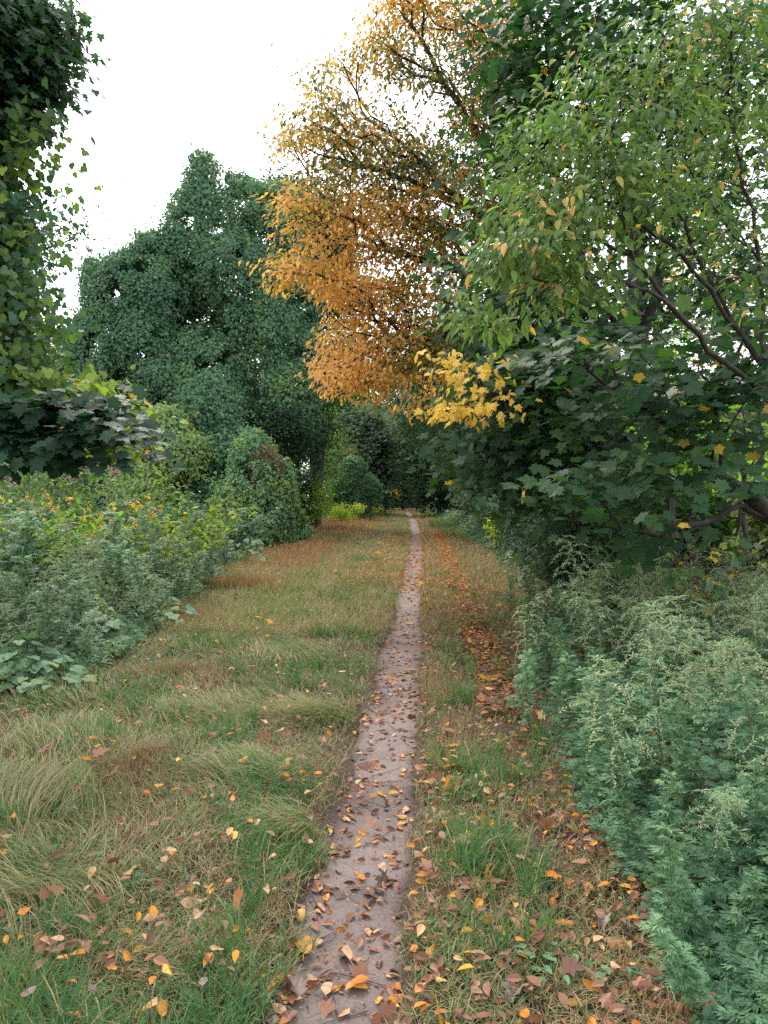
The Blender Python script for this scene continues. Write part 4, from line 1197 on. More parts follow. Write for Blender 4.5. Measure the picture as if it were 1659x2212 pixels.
# ================================================================== BACKGROUND WOODS AND SHRUBS
def crown_plant(name, label, cat, x, y, h, w, lo, tips_n, per, leaf, size, leafmat, bark, tint, rng, base_r, L=.8, gap=None, group=None, wy=None, droop=.4, multi=1, shellf=.3, lean=(0, 0), face=(0, -.4, 0), flat=.6, extra_t=.12):
    b = gp(x, y)
    c = b + np.array([lean[0], lean[1], (h + lo) / 2])
    r = np.array([w, wy or w, (h - lo) / 2])
    A = ell(rng, c, r, tips_n, shellf)
    A[:, :2] += (noise(A, max(w * 1.3, .8), 91)[:, None] * np.array([[.22, .1]])) * w
    if gap:
        A = A[noise(A, gap[0], 92) < gap[1]]
    A[:, 2] = np.maximum(A[:, 2], ground_z(A[:, 0], A[:, 1]) + .12)
    tr = []
    for q in range(multi):
        o = rng.normal(size=3) * np.array([.12, .12, 0]) * (multi > 1) * max(1, w * .5)
        top = c + np.array([0, 0, r[2] * .55]) + rng.normal(size=3) * r * (.35 if multi > 1 else .06)
        mid = (b + top) / 2 + rng.normal(size=3) * np.array([.08, .08, 0]) * h * .6
        tr.append([b + o, mid, top] if q == 0 else [b, b + o + UP * .02, mid, top])
    P, par, rad, tips = grow(tr, A, rng, base_r, seg=max(.25, h * .05), r0=max(.003, base_r * .025), wob=.07)
    wd = Geo(); limbs(wd, P, par, rad, minr=size * .03)
    lf = Geo(); D = tip_dirs(P, par, tips, .5)
    t = tint + extra_t * noise(A, max(1.0, w * .8), 93)
    sprays(lf, leaf, P[tips], D + np.array([0, 0, -.1]), per, L, L * .8, size, t, rng, droop=droop, up=.9, rnd=.45, face=face, thick=L * .14)
    return finish_tree(name, label, cat, b, wd, lf, bark, leafmat, group=group)


def background():
    rng = np.random.default_rng(51)
    # --- left of the corridor
    T = lambda *a, **k: crown_plant(*a, rng=rng, **k)
    b = M['bark']
    # dark tree with the bare forked trunk between the vines and the orange tree
    d = 36
    base = gp(-3.4, d)
    tr = [[base, at(688, 900, d), at(690, 760, d), at(682, 690, d), at(655, 640, d), at(620, 560, d), at(600, 480, d)], [at(682, 690, d), at(704, 620, d), at(720, 540, d), at(700, 450, d)]]
    A, _ = view_clusters([(620, 450, d, 65, 60, 2, 90), (700, 520, d, 70, 90, 2, 90), (640, 600, d + 1, 50, 60, 1.6, 36), (740, 640, d, 60, 90, 1.6, 50), (650, 860, d, 60, 120, 1.5, 120), (720, 760, d + 2, 50, 60, 1.5, 30)], rng)
    P, par, rad, tips = grow(tr, A, rng, .34, seg=.6, r0=.01)
    w = Geo(); limbs(w, P, par, rad); lf = Geo()
    sprays(lf, TRI, P[tips], tip_dirs(P, par, tips), 90, 1.6, 1.3, .15, .35 + .15 * noise(A, 3, 94), rng, up=.8, rnd=.5, face=(.2, -.4, 0), thick=.25)
    finish_tree('forked_tree', 'dark forked trunk standing bare between the vine heaps and the orange leaves', 'tree', base, w, lf, b, M['shrub'])
    T('shady_tree', 'very dark low tree under the forked trunk', 'tree', -4.6, 31, 6.0, 1.9, .2, 150, 70, TRI, .13, M['shrub'], b, .12, base_r=.14, L=1.0)
    T('leafy_shrub', 'dark green shrub filling the gap below the tall smothered tree', 'shrub', -7.4, 29, 4.2, 2.0, .1, 130, 60, OVAL_LO, .14, M['shrub'], b, .25, base_r=.06, L=.9, multi=3)
    T('leafy_shrub', 'dark shrub under the broad smothered tree, in front of the brick wall', 'shrub', -11.0, 28, 4.0, 1.9, .1, 110, 60, OVAL_LO, .14, M['shrub'], b, .3, base_r=.06, L=.9, multi=3, gap=(1.5, .6))
    T('leafy_shrub', 'dark bush below the round-shouldered smothered tree', 'shrub', -13.8, 27, 4.6, 2.2, .1, 120, 60, OVAL_LO, .14, M['shrub'], b, .3, base_r=.06, L=.9, multi=3)
    T('pale_tree', 'pale tree far behind the brick house on the left', 'tree', -27, 56, 16, 4.5, 3, 150, 60, TRI, .3, M['pale'], b, .55, base_r=.3, L=1.8)
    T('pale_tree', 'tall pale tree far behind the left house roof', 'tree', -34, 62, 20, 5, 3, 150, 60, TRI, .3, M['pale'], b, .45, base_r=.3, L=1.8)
    # bright bushes along the left side past the conical heap
    for lab, x, y, h, ww, lo, n, per, sz, mm, t in (
        ('yellow-green sapling with airy leaves just past the conical vine heap', -2.9, 31, 2.7, .8, .5, 60, 26, .10, 'bright', .62),
        ('bright green young tree behind the sapling', -4.6, 44, 8.2, 1.9, 1.5, 150, 60, .14, 'bright', .12),
        ('lime green bush beneath the orange branch tips', -3.2, 52, 7.0, 1.7, .3, 120, 40, .15, 'shrub', .93),
        ('dull green bush behind the far vine hump', -3.4, 56, 5, 1.8, .1, 110, 60, .16, 'shrub', .7),
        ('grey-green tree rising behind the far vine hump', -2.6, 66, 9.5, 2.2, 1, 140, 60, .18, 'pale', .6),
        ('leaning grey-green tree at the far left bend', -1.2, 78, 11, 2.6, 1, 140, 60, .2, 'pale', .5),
        ('yellow weedy bush on the verge past the orange grass', -2.2, 43, 1.3, 1.0, .05, 60, 40, .10, 'bright', .8),
        ('brown and yellow weedy bush at the end of the left verge', -1.0, 52, 1.3, .8, .05, 50, 40, .11, 'vine_y', .8),
        ('dark leafy bush at the foot of the bright young tree', -4.8, 37, 3.4, 1.5, .1, 110, 55, .13, 'shrub', .45)):
        T('leafy_shrub' if h < 6 else 'woodland_tree', lab, 'shrub' if h < 6 else 'tree', x, y, h, ww, lo, n, per, OVAL_LO, sz, M[mm], b, t, base_r=.02 * h ** .8, L=.35 + h * .09, multi=2 if h < 6 else 1)
    # --- the far end, where the trees close over the path
    far = (('dark green tree leaning its boughs over the path from the right hedge', 4.2, 29, 9.5, 3.5, 'shrub', .62), ('dense green tree behind the leaning boughs in the right hedge', 4.6, 41, 12, 4.2, 'shrub', .5), ('low dark bush blocking the view where the path ends', 2.8, 114, 4.5, 3.0, 'shrub', .4), ('dark bush left of where the path ends', -2.0, 100, 5, 2.6, 'shrub', .5), ('tall dark tree closing the view left of the far path end', -5.5, 96, 26, 6.5, 'shrub', .45), ('deep green tree closing the view straight behind the path end', 5.5, 122, 24, 7, 'shrub', .4),
           ('bluish tree standing far behind the path bend', -1, 132, 29, 7, 'pale', .5), ('dark round tree on the far right of the path end', 11, 104, 25, 6.5, 'shrub', .55),
           ('mid green tall tree rising behind the far bushes', 1.0, 112, 17, 5, 'shrub', .6), ('light green tree far away behind the orange crown', -12, 84, 27, 6, 'bright', .2),
           ('dark tree far away behind the forked trunk', -9.5, 62, 22, 4.6, 'shrub', .5), ('olive tall tree far behind the maple', 15, 78, 27, 6, 'shrub', .8),
           ('pale green tall tree behind the right hedge', 12.5, 56, 22, 5, 'bright', .05), ('dense dark tree rising over the far right hedge', 7.6, 66, 15, 3.4, 'shrub', .5),
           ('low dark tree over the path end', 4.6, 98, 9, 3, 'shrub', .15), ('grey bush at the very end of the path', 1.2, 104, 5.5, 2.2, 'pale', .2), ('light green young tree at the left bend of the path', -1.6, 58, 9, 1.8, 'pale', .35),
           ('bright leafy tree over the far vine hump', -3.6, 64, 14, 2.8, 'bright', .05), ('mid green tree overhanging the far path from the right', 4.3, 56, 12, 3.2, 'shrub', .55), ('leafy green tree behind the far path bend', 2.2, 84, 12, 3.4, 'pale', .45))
    for lab, x, y, h, ww, mm, t in far:
        T('woodland_tree', lab, 'tree', x, y, h, ww, (2.3 if y < 45 else .2) if h < 16 else h * .12, 230, 55 if y > 45 else 80, TRI, .30 if y > 45 else .16, M[mm], b, t, base_r=.012 * h + .03, L=2.0 if y > 45 else 1.2, extra_t=.2)
    T('red_tinged_tree', 'small tree with dull red leaves far along the path', 'tree', -.9, 70, 9.4, 1.0, 7.4, 12, 30, TRI, .18, M['red'], b, .3, base_r=.09, L=.6)
    T('leafy_shrub', 'little bush with peach coloured leaves beside the far path bend', 'shrub', .9, 62, 2.2, .8, 1.4, 12, 24, TRI, .10, M['orange'], b, .7, base_r=.03, L=.5)
    # --- right hedge, near to far
    hedge = ((2.75, 9.6, 1.5, .55, 'shrub', .55, 'low dark leafy shrub at the end of the mugwort stand'),
             (3.2, 11.6, 2.6, .9, 'shrub', .35, 'dark shrub under the maple where the mugwort stops'),
             (3.3, 14.2, 3.3, 1.0, 'shrub', .25, 'second dark shrub from the mugwort in the right hedge'),
             (3.6, 17.5, 3.6, 1.1, 'shrub', .45, 'leaf-littered dark shrub below the yellow maple branch'),
             (3.9, 21.0, 4.2, 1.2, 'shrub', .55, 'mid green shrub in the right hedge beside the yellow-green sprig'),
             (4.5, 25.5, 4.8, 1.4, 'shrub', .70, 'soft olive shrub halfway down the right hedge'),
             (5.0, 31, 5.0, 1.5, 'shrub', .82, 'dull olive shrub past halfway down the right hedge'),
             (5.4, 37, 5.6, 1.7, 'pale', .15, 'grey-green shrub in the right hedge opposite the orange grass'),
             (5.9, 45, 6.4, 1.9, 'shrub', .75, 'tall olive bush far down the right hedge'),
             (6.2, 54, 6.5, 2.0, 'pale', .1, 'greyish tall bush far down the right hedge'),
             (6.6, 66, 7.2, 2.2, 'shrub', .6, 'dark tall bush near the end of the right hedge'),
             (6.9, 82, 8, 2.6, 'shrub', .45, 'last dark bush of the right hedge'))
    for x, y, h, ww, mm, t, lab in hedge:
        sz = .075 + y * .0018
        T('hedge_shrub', lab, 'shrub', x, y, h, ww, .05, int(130 + 6 * h), 75, OVAL_LO, sz, M[mm], b, t, base_r=.05, L=.45 + .05 * h, multi=4, wy=ww * (1.4 + y * .012), face=(-.5, -.3, 0), extra_t=.2, group='shrubs of the right hedge')
    T('yellow_green_sprig', 'small bright yellow-green sapling at the foot of the right hedge', 'shrub', 3.0, 19.5, 1.25, .3, .2, 26, 22, OVAL_LO, .075, M['bright'], b, .82, base_r=.012, L=.25)  # bright yellow-green is the leaf colour of this sapling
    # --- behind the maple on the right: understorey in the open, its backlight put into brighter leaf colour
    und = (('yellow-green bush shining through behind the maple trunk', 6.0, 15, 3.3, 1.4, 'bright', .5), ('tall yellow-green sapling behind the maple', 7.8, 17, 4.2, 1.3, 'bright', .45),
           ('lime bush in front of the brick wall', 9.4, 18.5, 3.4, 1.5, 'bright', .62), ('bright leafy sapling right of the maple trunk', 7.0, 12.5, 2.6, 1.0, 'bright', .5),
           ('bright maple sapling before the brick house corner', 8.6, 14.5, 2.6, .9, 'bright', .55), ('golden bush low behind the hedge', 5.0, 18, 3.0, 1.0, 'vine_y', .85),
           ('green young tree behind the hedge, lit from beyond', 5.6, 21, 6.2, 1.7, 'bright', .2), ('green thicket tree beyond the maple crown', 8.0, 25, 9.0, 2.6, 'bright', .1),
           ('shaded bush deep under the maple', 4.9, 12.6, 1.9, 1.0, 'shrub', .6), ('shaded bush under the leaning maple', 5.9, 10.4, 1.7, .9, 'shrub', .8))
    for lab, x, y, h, ww, mm, t in und:
        T('understorey_shrub', lab, 'shrub', x, y, h, ww, .15, int(90 + 16 * h), 34, MAPLE_LO, .11, M[mm], b, t, base_r=.035, L=.55, multi=3, gap=(1.2, .7), face=(0, .1, 0))
    T('orange_tinted_tree', 'tall tree with orange-tinged leaves far behind the brick house', 'tree', 19, 42, 17, 4.5, 5, 130, 50, TRI, .2, M['orange'], b, .55, base_r=.3, L=1.4, gap=(3, .5))
    T('woodland_tree', 'tall green tree behind the light green tree, sky showing through', 'tree', 13.5, 37, 20, 4.6, 5.5, 210, 50, TRI, .15, M['shrub'], b, .8, base_r=.25, L=1.3, gap=(2.2, .35))
    T('woodland_tree', 'leafy green tree just behind the leaning limbs at the right margin', 'tree', 9.0, 15.5, 12.5, 3.0, 4.6, 170, 34, MAPLE_LO, .13, M['maple'], b, .62, base_r=.16, L=1.0, gap=(1.8, .45))
    T('woodland_tree', 'high green crown behind the maple top', 'tree', 7.5, 22, 17, 3.4, 9.5, 130, 50, TRI, .14, M['maple'], b, .5, base_r=.25, L=1.2, gap=(2.2, .5))
    # bare thin saplings in the shade
    k = 0
    for x, y, h, r, lab in ((4.15, 9.9, 4, .035, 'thin dark stem beside the maple trunk'), (4.4, 9.3, 3.2, .022, 'thinnest bare stem before the maple trunk'), (3.55, 9.2, 3.2, .02, 'slim crooked bare stem at the hedge side of the maple trunk'),
                            (4.75, 9.8, 3.8, .03, 'bare stem between the maple and the brick wall'), (5.1, 8.8, 3.4, .028, 'leaning bare stem under the low limb'), (5.6, 11.5, 4.5, .05, 'stout dark pole trunk behind the low limb')):
        A = ell(rng, gp(x, y) + np.array([-.15, 0, h * .75]), (.7, .5, h * .3), 16)
        P, par, rad, tips = grow([[gp(x, y), gp(x, y) + np.array([rng.normal() * .12, 0, h * .5]), gp(x, y) + np.array([rng.normal() * .3, 0, h])]], A, rng, r, seg=.2, r0=.0025, wob=.08)
        w = Geo(); limbs(w, P, par, rad); lf = Geo()
        sprays(lf, MAPLE_LO, P[tips], tip_dirs(P, par, tips), 4, .3, .4, .10, np.full(len(tips), .5), rng, face=(-.2, -.4, 0))
        finish_tree('bare_sapling', lab, 'sapling', gp(x, y), w, lf, M['bark'], M['maple'])
    # dark tangle of dead canes at their feet
    for x0, y0, lab in ((3.3, 8.6, 'tangle of dead brown canes behind the tall mugwort'), (4.3, 8.2, 'dark tangle of canes below the low maple limb'), (5.0, 7.6, 'tangle of brambles at the right margin behind the mugwort')):
        w, lf = Geo(), Geo()
        for q in range(60):
            a = rng.uniform(0, 6.28); p0 = gp(x0 + rng.normal() * .45, y0 + rng.normal() * .45)
            ln = rng.uniform(.5, 1.3); hh = rng.uniform(.3, 1.0)
            t = np.linspace(0, 1, 8)[:, None]
            q3 = p0 + np.array([math.cos(a), math.sin(a), 0]) * ln * t + UP * (hh * 4 * t * (1 - t * .75) * .8) + rng.normal(size=(8, 3)) * .025
            w.tube(q3, np.linspace(.006, .002, 8), 4)
            m = rng.integers(0, 5)
            pp = q3[rng.integers(2, 8, m)]
            lf.scatter(GRAPE, pp, rng.normal(size=(m, 3)), UP + rng.normal(size=(m, 3)) * .5, rng.uniform(.05, .09, m), rng.uniform(.2, .95, m))
        t = thing('bramble_tangle', lab, 'bramble', gp(x0, y0))
        w.build('canes', M['bark_brown'], t, origin=gp(x0, y0)); lf.build('foliage', M['vine_y'], t, origin=gp(x0, y0))


# ------------------------------------------------------------------ houses half hidden behind the trees
def house(name, label, x0, x1, y0, y1, zw, roofh, wins, gable=True, boards=False):
    o = np.array([(x0 + x1) / 2, y0, 0.])
    t = thing(name, label, 'house', o)
    g = Geo(); g.box((x0, y0, -.3), (x1, y1, zw)); g.build('wall', M['brick'], t, origin=o)
    ov = .45
    r = Geo()
    ym = (y0 + y1) / 2
    V = [(x0 - ov, y0 - ov, zw), (x1 + ov, y0 - ov, zw), (x1 + ov, ym, zw + roofh), (x0 - ov, ym, zw + roofh), (x0 - ov, y1 + ov, zw), (x1 + ov, y1 + ov, zw)]
    V += [(x, y, z + .14) for x, y, z in V]
    Fc = [(6, 7, 8, 9), (9, 8, 11, 10), (3, 2, 1, 0), (4, 5, 2, 3), (0, 1, 7, 6), (5, 4, 10, 11), (0, 6, 9, 3), (3, 9, 10, 4), (1, 2, 8, 7), (2, 5, 11, 8)]
    r.add(V, [i for f in Fc for i in f], [4] * len(Fc), [.5] * 12); rf = r.build('roof', M['roof'], t, origin=o)
    e = Geo(); e.box((x0 - ov, y0 - ov - .03, zw - .2), (x1 + ov, y0 - ov + .02, zw + .14)); e.build('eave_board', M['trim'], rf, origin=o)
    if boards:
        q = Geo(); q.box((x0 - .02, y0 - .03, zw - 1.5), (x1 + .02, y0 - .004, zw - .02)); q.build('upper_siding', M['wood'], t, origin=o)
    for wx, wz, ww, wh in wins:
        f = Geo()
        f.box((wx - ww / 2 - .08, y0 - .06, wz - wh / 2 - .08), (wx + ww / 2 + .08, y0 + .02, wz - wh / 2)); f.box((wx - ww / 2 - .08, y0 - .06, wz + wh / 2), (wx + ww / 2 + .08, y0 + .02, wz + wh / 2 + .08))
        f.box((wx - ww / 2 - .08, y0 - .06, wz - wh / 2), (wx - ww / 2, y0 + .02, wz + wh / 2)); f.box((wx + ww / 2, y0 - .06, wz - wh / 2), (wx + ww / 2 + .08, y0 + .02, wz + wh / 2))
        f.box((wx - ww / 2, y0 - .05, wz - .025), (wx + ww / 2, y0 - .01, wz + .025))
        fr = f.build('window', M['trim'], t, origin=o)
        p = Geo(); p.box((wx - ww / 2, y0 - .025, wz - wh / 2), (wx + ww / 2, y0 - .003, wz + wh / 2)); p.build('pane', M['glass'], fr, origin=o)


house('brick_house', 'red brick house wall glimpsed through the branches behind the leaning maple', 9.4, 21, 25, 34, 4.9, 1.3, [(11.6, 1.9, 1.1, 1.5), (14.6, 1.9, 1.1, 1.5), (18, 1.9, 1.1, 1.5)])
house('brick_house', 'brick house with grey roof and boarded eaves behind the left vines', -32, -16.0, 46, 56, 8.4, 1.6, [(-18.5, 5.6, 1.1, 1.5), (-21.5, 5.6, 1.1, 1.5), (-18.5, 2.2, 1.1, 1.5)], boards=True)
background()


# ================================================================== WEEDS
def mugwort(rng, h, flowers, name_label):
    st, lf, fl = Geo(), Geo(), Geo()
    n = 26
    lean = rng.normal(size=2) * .20 * h
    t = np.linspace(0, 1, n)
    top = p3(lean[0] * t ** 1.6, lean[1] * t ** 1.6, h * t)
    if flowers:
        a = rng.uniform(0, 6.28); nod = np.clip((t - .6) / .4, 0, 1) ** 2
        top[:, 0] += math.cos(a) * nod * .17 * h; top[:, 1] += math.sin(a) * nod * .17 * h; top[:, 2] -= nod * .12 * h
    st.tube(top, np.linspace(.0045, .0014, n) * (.7 + h * .5), 5)
    ang = rng.uniform(0, 6.28)
    lvs = {0: [], 1: []}
    fstart = .52 if flowers else 2
    for i in range(2, n):
        ti = t[i]
        for q in range(2):
            ang += 2.4
            d = np.array([math.cos(ang), math.sin(ang), .35])
            p = top[i] + rng.normal(size=3) * .006
            if ti < .34 and rng.uniform() < .75:
                continue
            if ti < fstart:
                # a leaf, and a short side shoot of smaller ones
                L = (.14 - .05 * ti) * rng.uniform(.7, 1.25) * (.75 + .25 * h)
                lvs[0].append((p, d + np.array([0, 0, -.25]), L, .35 + .3 * ti))
                sl = rng.uniform(.04, .14) * (1.15 - ti) * (.6 + .5 * h)
                e = p + nrm(d + np.array([0, 0, .45])) * sl
                st.tube([p, e], [.0014, .0008], 3)
                for s in range(5):
                    b = rng.uniform(0, 6.28)
                    lvs[0 if rng.uniform() < .55 else 1].append((p + (e - p) * rng.uniform(.4, 1), np.array([math.cos(b), math.sin(b), rng.uniform(-.2, .6)]) + d * .4, L * rng.uniform(.4, .75), .55 + .25 * ti))
            else:
                ln = (.34 * (1.1 - ti) + .05) * rng.uniform(.6, 1.3) * (.6 + .5 * h)
                m = 7; u = np.linspace(0, 1, m)[:, None]
                droop = rng.uniform(.45, 1.25)
                br = p + nrm(np.array([d[0], d[1], .7])) * ln * u - UP * ln * droop * u ** 2.2
                st.tube(br, np.linspace(.0012, .0005, m), 3)
                k = int(18 + 150 * ln)
                uu = rng.uniform(.2, 1, k)
                bp = np.stack([np.interp(uu, u[:, 0], br[:, c]) for c in range(3)], -1) + rng.normal(size=(k, 3)) * .0045
                fl.scatter(BEAD, bp, rng.normal(size=(k, 3)), rng.normal(size=(k, 3)) + .01, rng.uniform(.006, .0105, k), rng.uniform(.1, 1, k))
                for s in range(9):
                    b = rng.uniform(0, 6.28); uq = rng.uniform(0, .9)
                    bq = np.array([np.interp(uq, u[:, 0], br[:, c]) for c in range(3)])
                    lvs[1].append((bq, np.array([math.cos(b), math.sin(b), .1]) + d * .5, rng.uniform(.025, .06), .75))
    for k, tp in ((0, MUG), (1, LANCE)):
        if lvs[k]:
            P = np.array([q[0] for q in lvs[k]]); D = np.array([q[1] for q in lvs[k]]); S = np.array([q[2] for q in lvs[k]]); T = np.array([q[3] for q in lvs[k]])
            lf.scatter(tp, P, D, UP + rng.normal(size=P.shape) * .35, S * (1 if k == 0 else 1.15), np.clip(T + rng.normal(size=len(T)) * .12, 0, 1))
    t = thing('mugwort_plant', name_label, 'weed', (0, 0, -50))
    st.build('stem', M['stem'], t, True); lf.build('foliage', M['mug'], t)
    if flowers:
        fl.build('flower_sprays', M['flower'], t)
    return t


def weeds():
    rng = np.random.default_rng(61)
    fp = [mugwort(rng, h, True, '') for h in (.95, 1.05, .85, 1.15, 1.0)]
    lp = [mugwort(rng, h, False, '') for h in (.65, .8, .5, .7)]
    tall = mugwort(rng, 1.30, True, '')
    # the tall spire and other plants that stand out on the right
    x, y = at(1268, 1074, 6.0)[:2]
    tall.location = (x, y, float(ground_z(x, y))); tall['label'] = 'tallest mugwort, a narrow spire standing above the stand right of the path'
    tall['group'] = 'mugwort right of the path'
    used_f, used_l = set(), set()

    def put(protos, used, x, y, s, label, group):
        i = int(rng.integers(len(protos)))
        loc = (x, y, float(ground_z(x, y)) - .02)
        tl = (rng.normal() * .17, rng.normal() * .17)
        if i not in used:
            used.add(i); o = protos[i]
            o.location = loc; o.rotation_euler = (tl[0], tl[1], rng.uniform(0, 6.28)); o.scale = (s,) * 3; o['label'] = label; o['group'] = group
            return o
        return dup(protos[i], loc, rng.uniform(0, 6.28), s, label, group, tl)
    # right-hand stand
    pts = []
    for _ in range(6000):
        y = 2.05 + 7.2 * rng.uniform() ** 1.25
        e = float(right_edge(y)) + .04 + .10 * float(noise(p3(0, y), .9, 95))
        x = e + rng.uniform(0, 1) ** 1.1 * min(3.4, .6 * y + .6)
        if x > .56 * y + .5:
            continue
        md = .135 + .02 * y
        if all((x - a) ** 2 + (y - b_) ** 2 > md * md for a, b_ in pts):
            pts.append((x, y))
        if len(pts) >= 300:
            break
    for x, y in pts:
        dx = x - float(right_edge(y))
        fr = dx < .42
        fl = rng.uniform() < (.15 if fr else .30 if y < 3.2 else .72)
        if math.hypot(x - 1.75, y - 3.9) < .28:
            continue   # the dark gap in the stand
        z = ('front row beside the path verge' if fr else 'thick of the stand') + (', near end' if y < 3.6 else ', middle stretch' if y < 5.8 else ', far end under the maple')
        s = rng.uniform(.75, 1.0) * (.82 if y < 3.0 else 1.0) * (1.0 if not fr else .92)
        if fl:
            lab = f"mugwort with cream flower sprays, {z}"
            put(fp, used_f, x, y, s, lab, lab.replace('mugwort', 'mugworts', 1))
        else:
            lab = f"flowerless cut-leaved mugwort, {z}"
            put(lp, used_l, x, y, s, lab, lab.replace('mugwort', 'mugworts', 1))
    # left bank
    pts = []
    for _ in range(5000):
        y = 5.9 + 12 * rng.uniform() ** 1.4
        x = float(left_edge(y)) - .15 - 4.6 * rng.uniform() ** 1.4
        if x < -.56 * y - .4:
            continue
        md = .19 + .013 * y
        if all((x - a) ** 2 + (y - b_) ** 2 > md * md for a, b_ in pts):
            pts.append((x, y))
        if len(pts) >= 200:
            break
    for x, y in pts:
        dx = float(left_edge(y)) - x
        z = ('at the grassy edge of the left weed bank' if dx < .9 else 'deep in the left weed bank') + (', near end' if y < 8.5 else ', farther back')
        fl = rng.uniform() < .5
        s = rng.uniform(.7, 1.4) * (1 if dx > .9 else .75)
        lab = f"{'grey-green flowering mugwort' if fl else 'leafy flowerless mugwort'} {z}"
        put(fp if fl else lp, used_f if fl else used_l, x, y, s * (1 if fl else 1.5), lab, lab.replace('mugwort', 'mugworts', 1))

    # undergrowth nobody could count, filling between them
    U, UM = Geo(), Geo()

    def bed(n, y0, y1, pw, lo, hi, hf, seed, mode):
        x, y = spots(n, rng, y0, y1, pw, lo, hi)
        P = p3(x, y)
        hgt = hf(x, y, P)
        dep = rng.uniform(0, 1, n) ** 1.7
        P[:, 2] = ground_z(x, y) + np.maximum(hgt * (1 - .55 * dep), .03)
        gsz = np.maximum(1, y / 11) ** .8
        a = rng.uniform(0, 6.28, n)
        N = UP * 1.0 + np.array([0, -.35, 0]) + rng.normal(size=(n, 3)) * .45
        kind = noise(P, 1.5, seed) + .5 * rng.normal(size=n)
        ax = p3(np.cos(a), np.sin(a), -.35) + np.array([.15, -.15, 0])
        big = kind > .55 if mode != 'right' else kind > 1.75
        mid_ = (~big) & (kind > (-.25 if mode != 'right' else 1.5))
        fine = ~big & ~mid_
        tt = np.clip(.46 + .28 * noise(P, .9, seed + 1) + .15 * rng.normal(size=n), 0, .88)
        yl = rng.uniform(0, 1, n)
        tt = np.where(yl > .975, .96, np.where(yl > .93, .90, tt))
        U.scatter(GRAPE, P[big], ax[big], N[big], rng.uniform(.04, .085, big.sum()) * gsz[big], tt[big])
        U.scatter(OVAL_LO, P[mid_], ax[mid_], N[mid_], rng.uniform(.04, .08, mid_.sum()) * gsz[mid_], tt[mid_])
        UM.scatter(MUG if mode == 'right' else LANCE, P[fine], ax[fine] + UP * .5, N[fine], rng.uniform(.05, .085, fine.sum()) * gsz[fine], np.clip(tt[fine] - .05, 0, 1))

    def hl(x, y, P):
        dx = left_edge(y) - x + .35 * noise(P, 1.4, 96) + .12
        return (.10 + .80 * sm(-.1, 2.6, dx) * np.interp(y, [5, 7, 10, 18, 30, 60], [.7, .95, 1.1, 1.1, 1.3, 1.3])) * (1 + .40 * noise(P, 1.3, 97) + .2 * noise(P, .4, 98))
    bed(26000, 5.5, 13, 1.4, lambda y: left_edge(y) - 5.5, lambda y: left_edge(y) + .05 * np.sin(y * 3), hl, 101, 'left')
    bed(36000, 12, 40, 1.5, lambda y: left_edge(y) - 8, lambda y: left_edge(y) + .15 * np.sin(y * 2), hl, 102, 'left')
    bed(7000, 36, 110, 1.3, lambda y: left_edge(y) - 5, lambda y: left_edge(y) + .2 * np.sin(y), hl, 103, 'left')
    hr = lambda x, y, P: .06 + .30 * sm(.0, .8, x - right_edge(y)) * (1 + .3 * noise(P, .6, 99))
    bed(15000, 2.0, 10.5, 1.2, lambda y: right_edge(y) + .08, lambda y: right_edge(y) + 3.6, hr, 104, 'right')
    hr2 = lambda x, y, P: .10 + .5 * sm(.0, .8, x - right_edge(y)) * (1 + .3 * noise(P, .6, 99))
    bed(9000, 10, 60, 1.3, lambda y: right_edge(y) + .1, lambda y: right_edge(y) + 1.6, hr2, 105, 'left')
    o = U.build('weed_undergrowth', M['weed']); o['kind'] = 'stuff'
    o = UM.build('mugwort_undergrowth', M['mug']); o['kind'] = 'stuff'

    # broad-leaved plants at the edge of the left bank
    def broad(vx, vy, n, rad_, hh, size, tint, label, mt='weed', leaf=GRAPE):
        d = CAM * F / (vy - HY)
        b = gp((vx - CX) / F * d, d)
        st, lf = Geo(), Geo()
        for q in range(n):
            a = rng.uniform(0, 6.28); r = rad_ * math.sqrt(rng.uniform()); z = hh * (1 - .55 * (r / rad_) ** 2) * rng.uniform(.45, 1.05)
            e = b + np.array([math.cos(a) * r, math.sin(a) * r, z + .03])
            st.tube([b + np.array([math.cos(a), math.sin(a), 0]) * r * .3, (b + e) / 2 + UP * z * .15, e], [.0025, .002, .0012], 3)
            lf.scatter(leaf, e[None], np.array([[math.cos(a) + rng.normal() * .4, math.sin(a) - .2 + rng.normal() * .4, -.3]]), np.array([[0, -.35, 1]]) + rng.normal(size=(1, 3)) * .25, rng.uniform(.7, 1.15, 1) * size, np.clip(tint + rng.normal(size=1) * .12, 0, .97))
        t = thing('broad_leaved_weed', label, 'weed', b)
        st.build('stem', M['stem'], t, origin=b); lf.build('foliage', M[mt], t, origin=b)
    for a in ((40, 1490, 70, .34, .42, .12, .55, 'bluish broad-leaved weed clump nearest the camera at the left margin'), (110, 1500, 60, .30, .26, .09, .62, 'low pale bluish weed clump spilling onto the grass'),
              (225, 1400, 44, .30, .34, .13, .60, 'weed with large pale lobed leaves behind the tan stalks'), (90, 1420, 50, .35, .5, .11, .5, 'broad-leaved weed behind the bluish clumps'),
              (350, 1352, 44, .35, .40, .12, .58, 'wide-leaved weed beside the brown dead patch'), (310, 1290, 40, .4, .6, .12, .62, 'tall broad-leaved weed deep in the left bank'),
              (520, 1220, 44, .6, .7, .13, .55, 'large-leaved weed where the left bank bends away'), (150, 1300, 40, .4, .7, .12, .7, 'yellow-green broad-leaved weed in the left bank')):
        broad(*a)

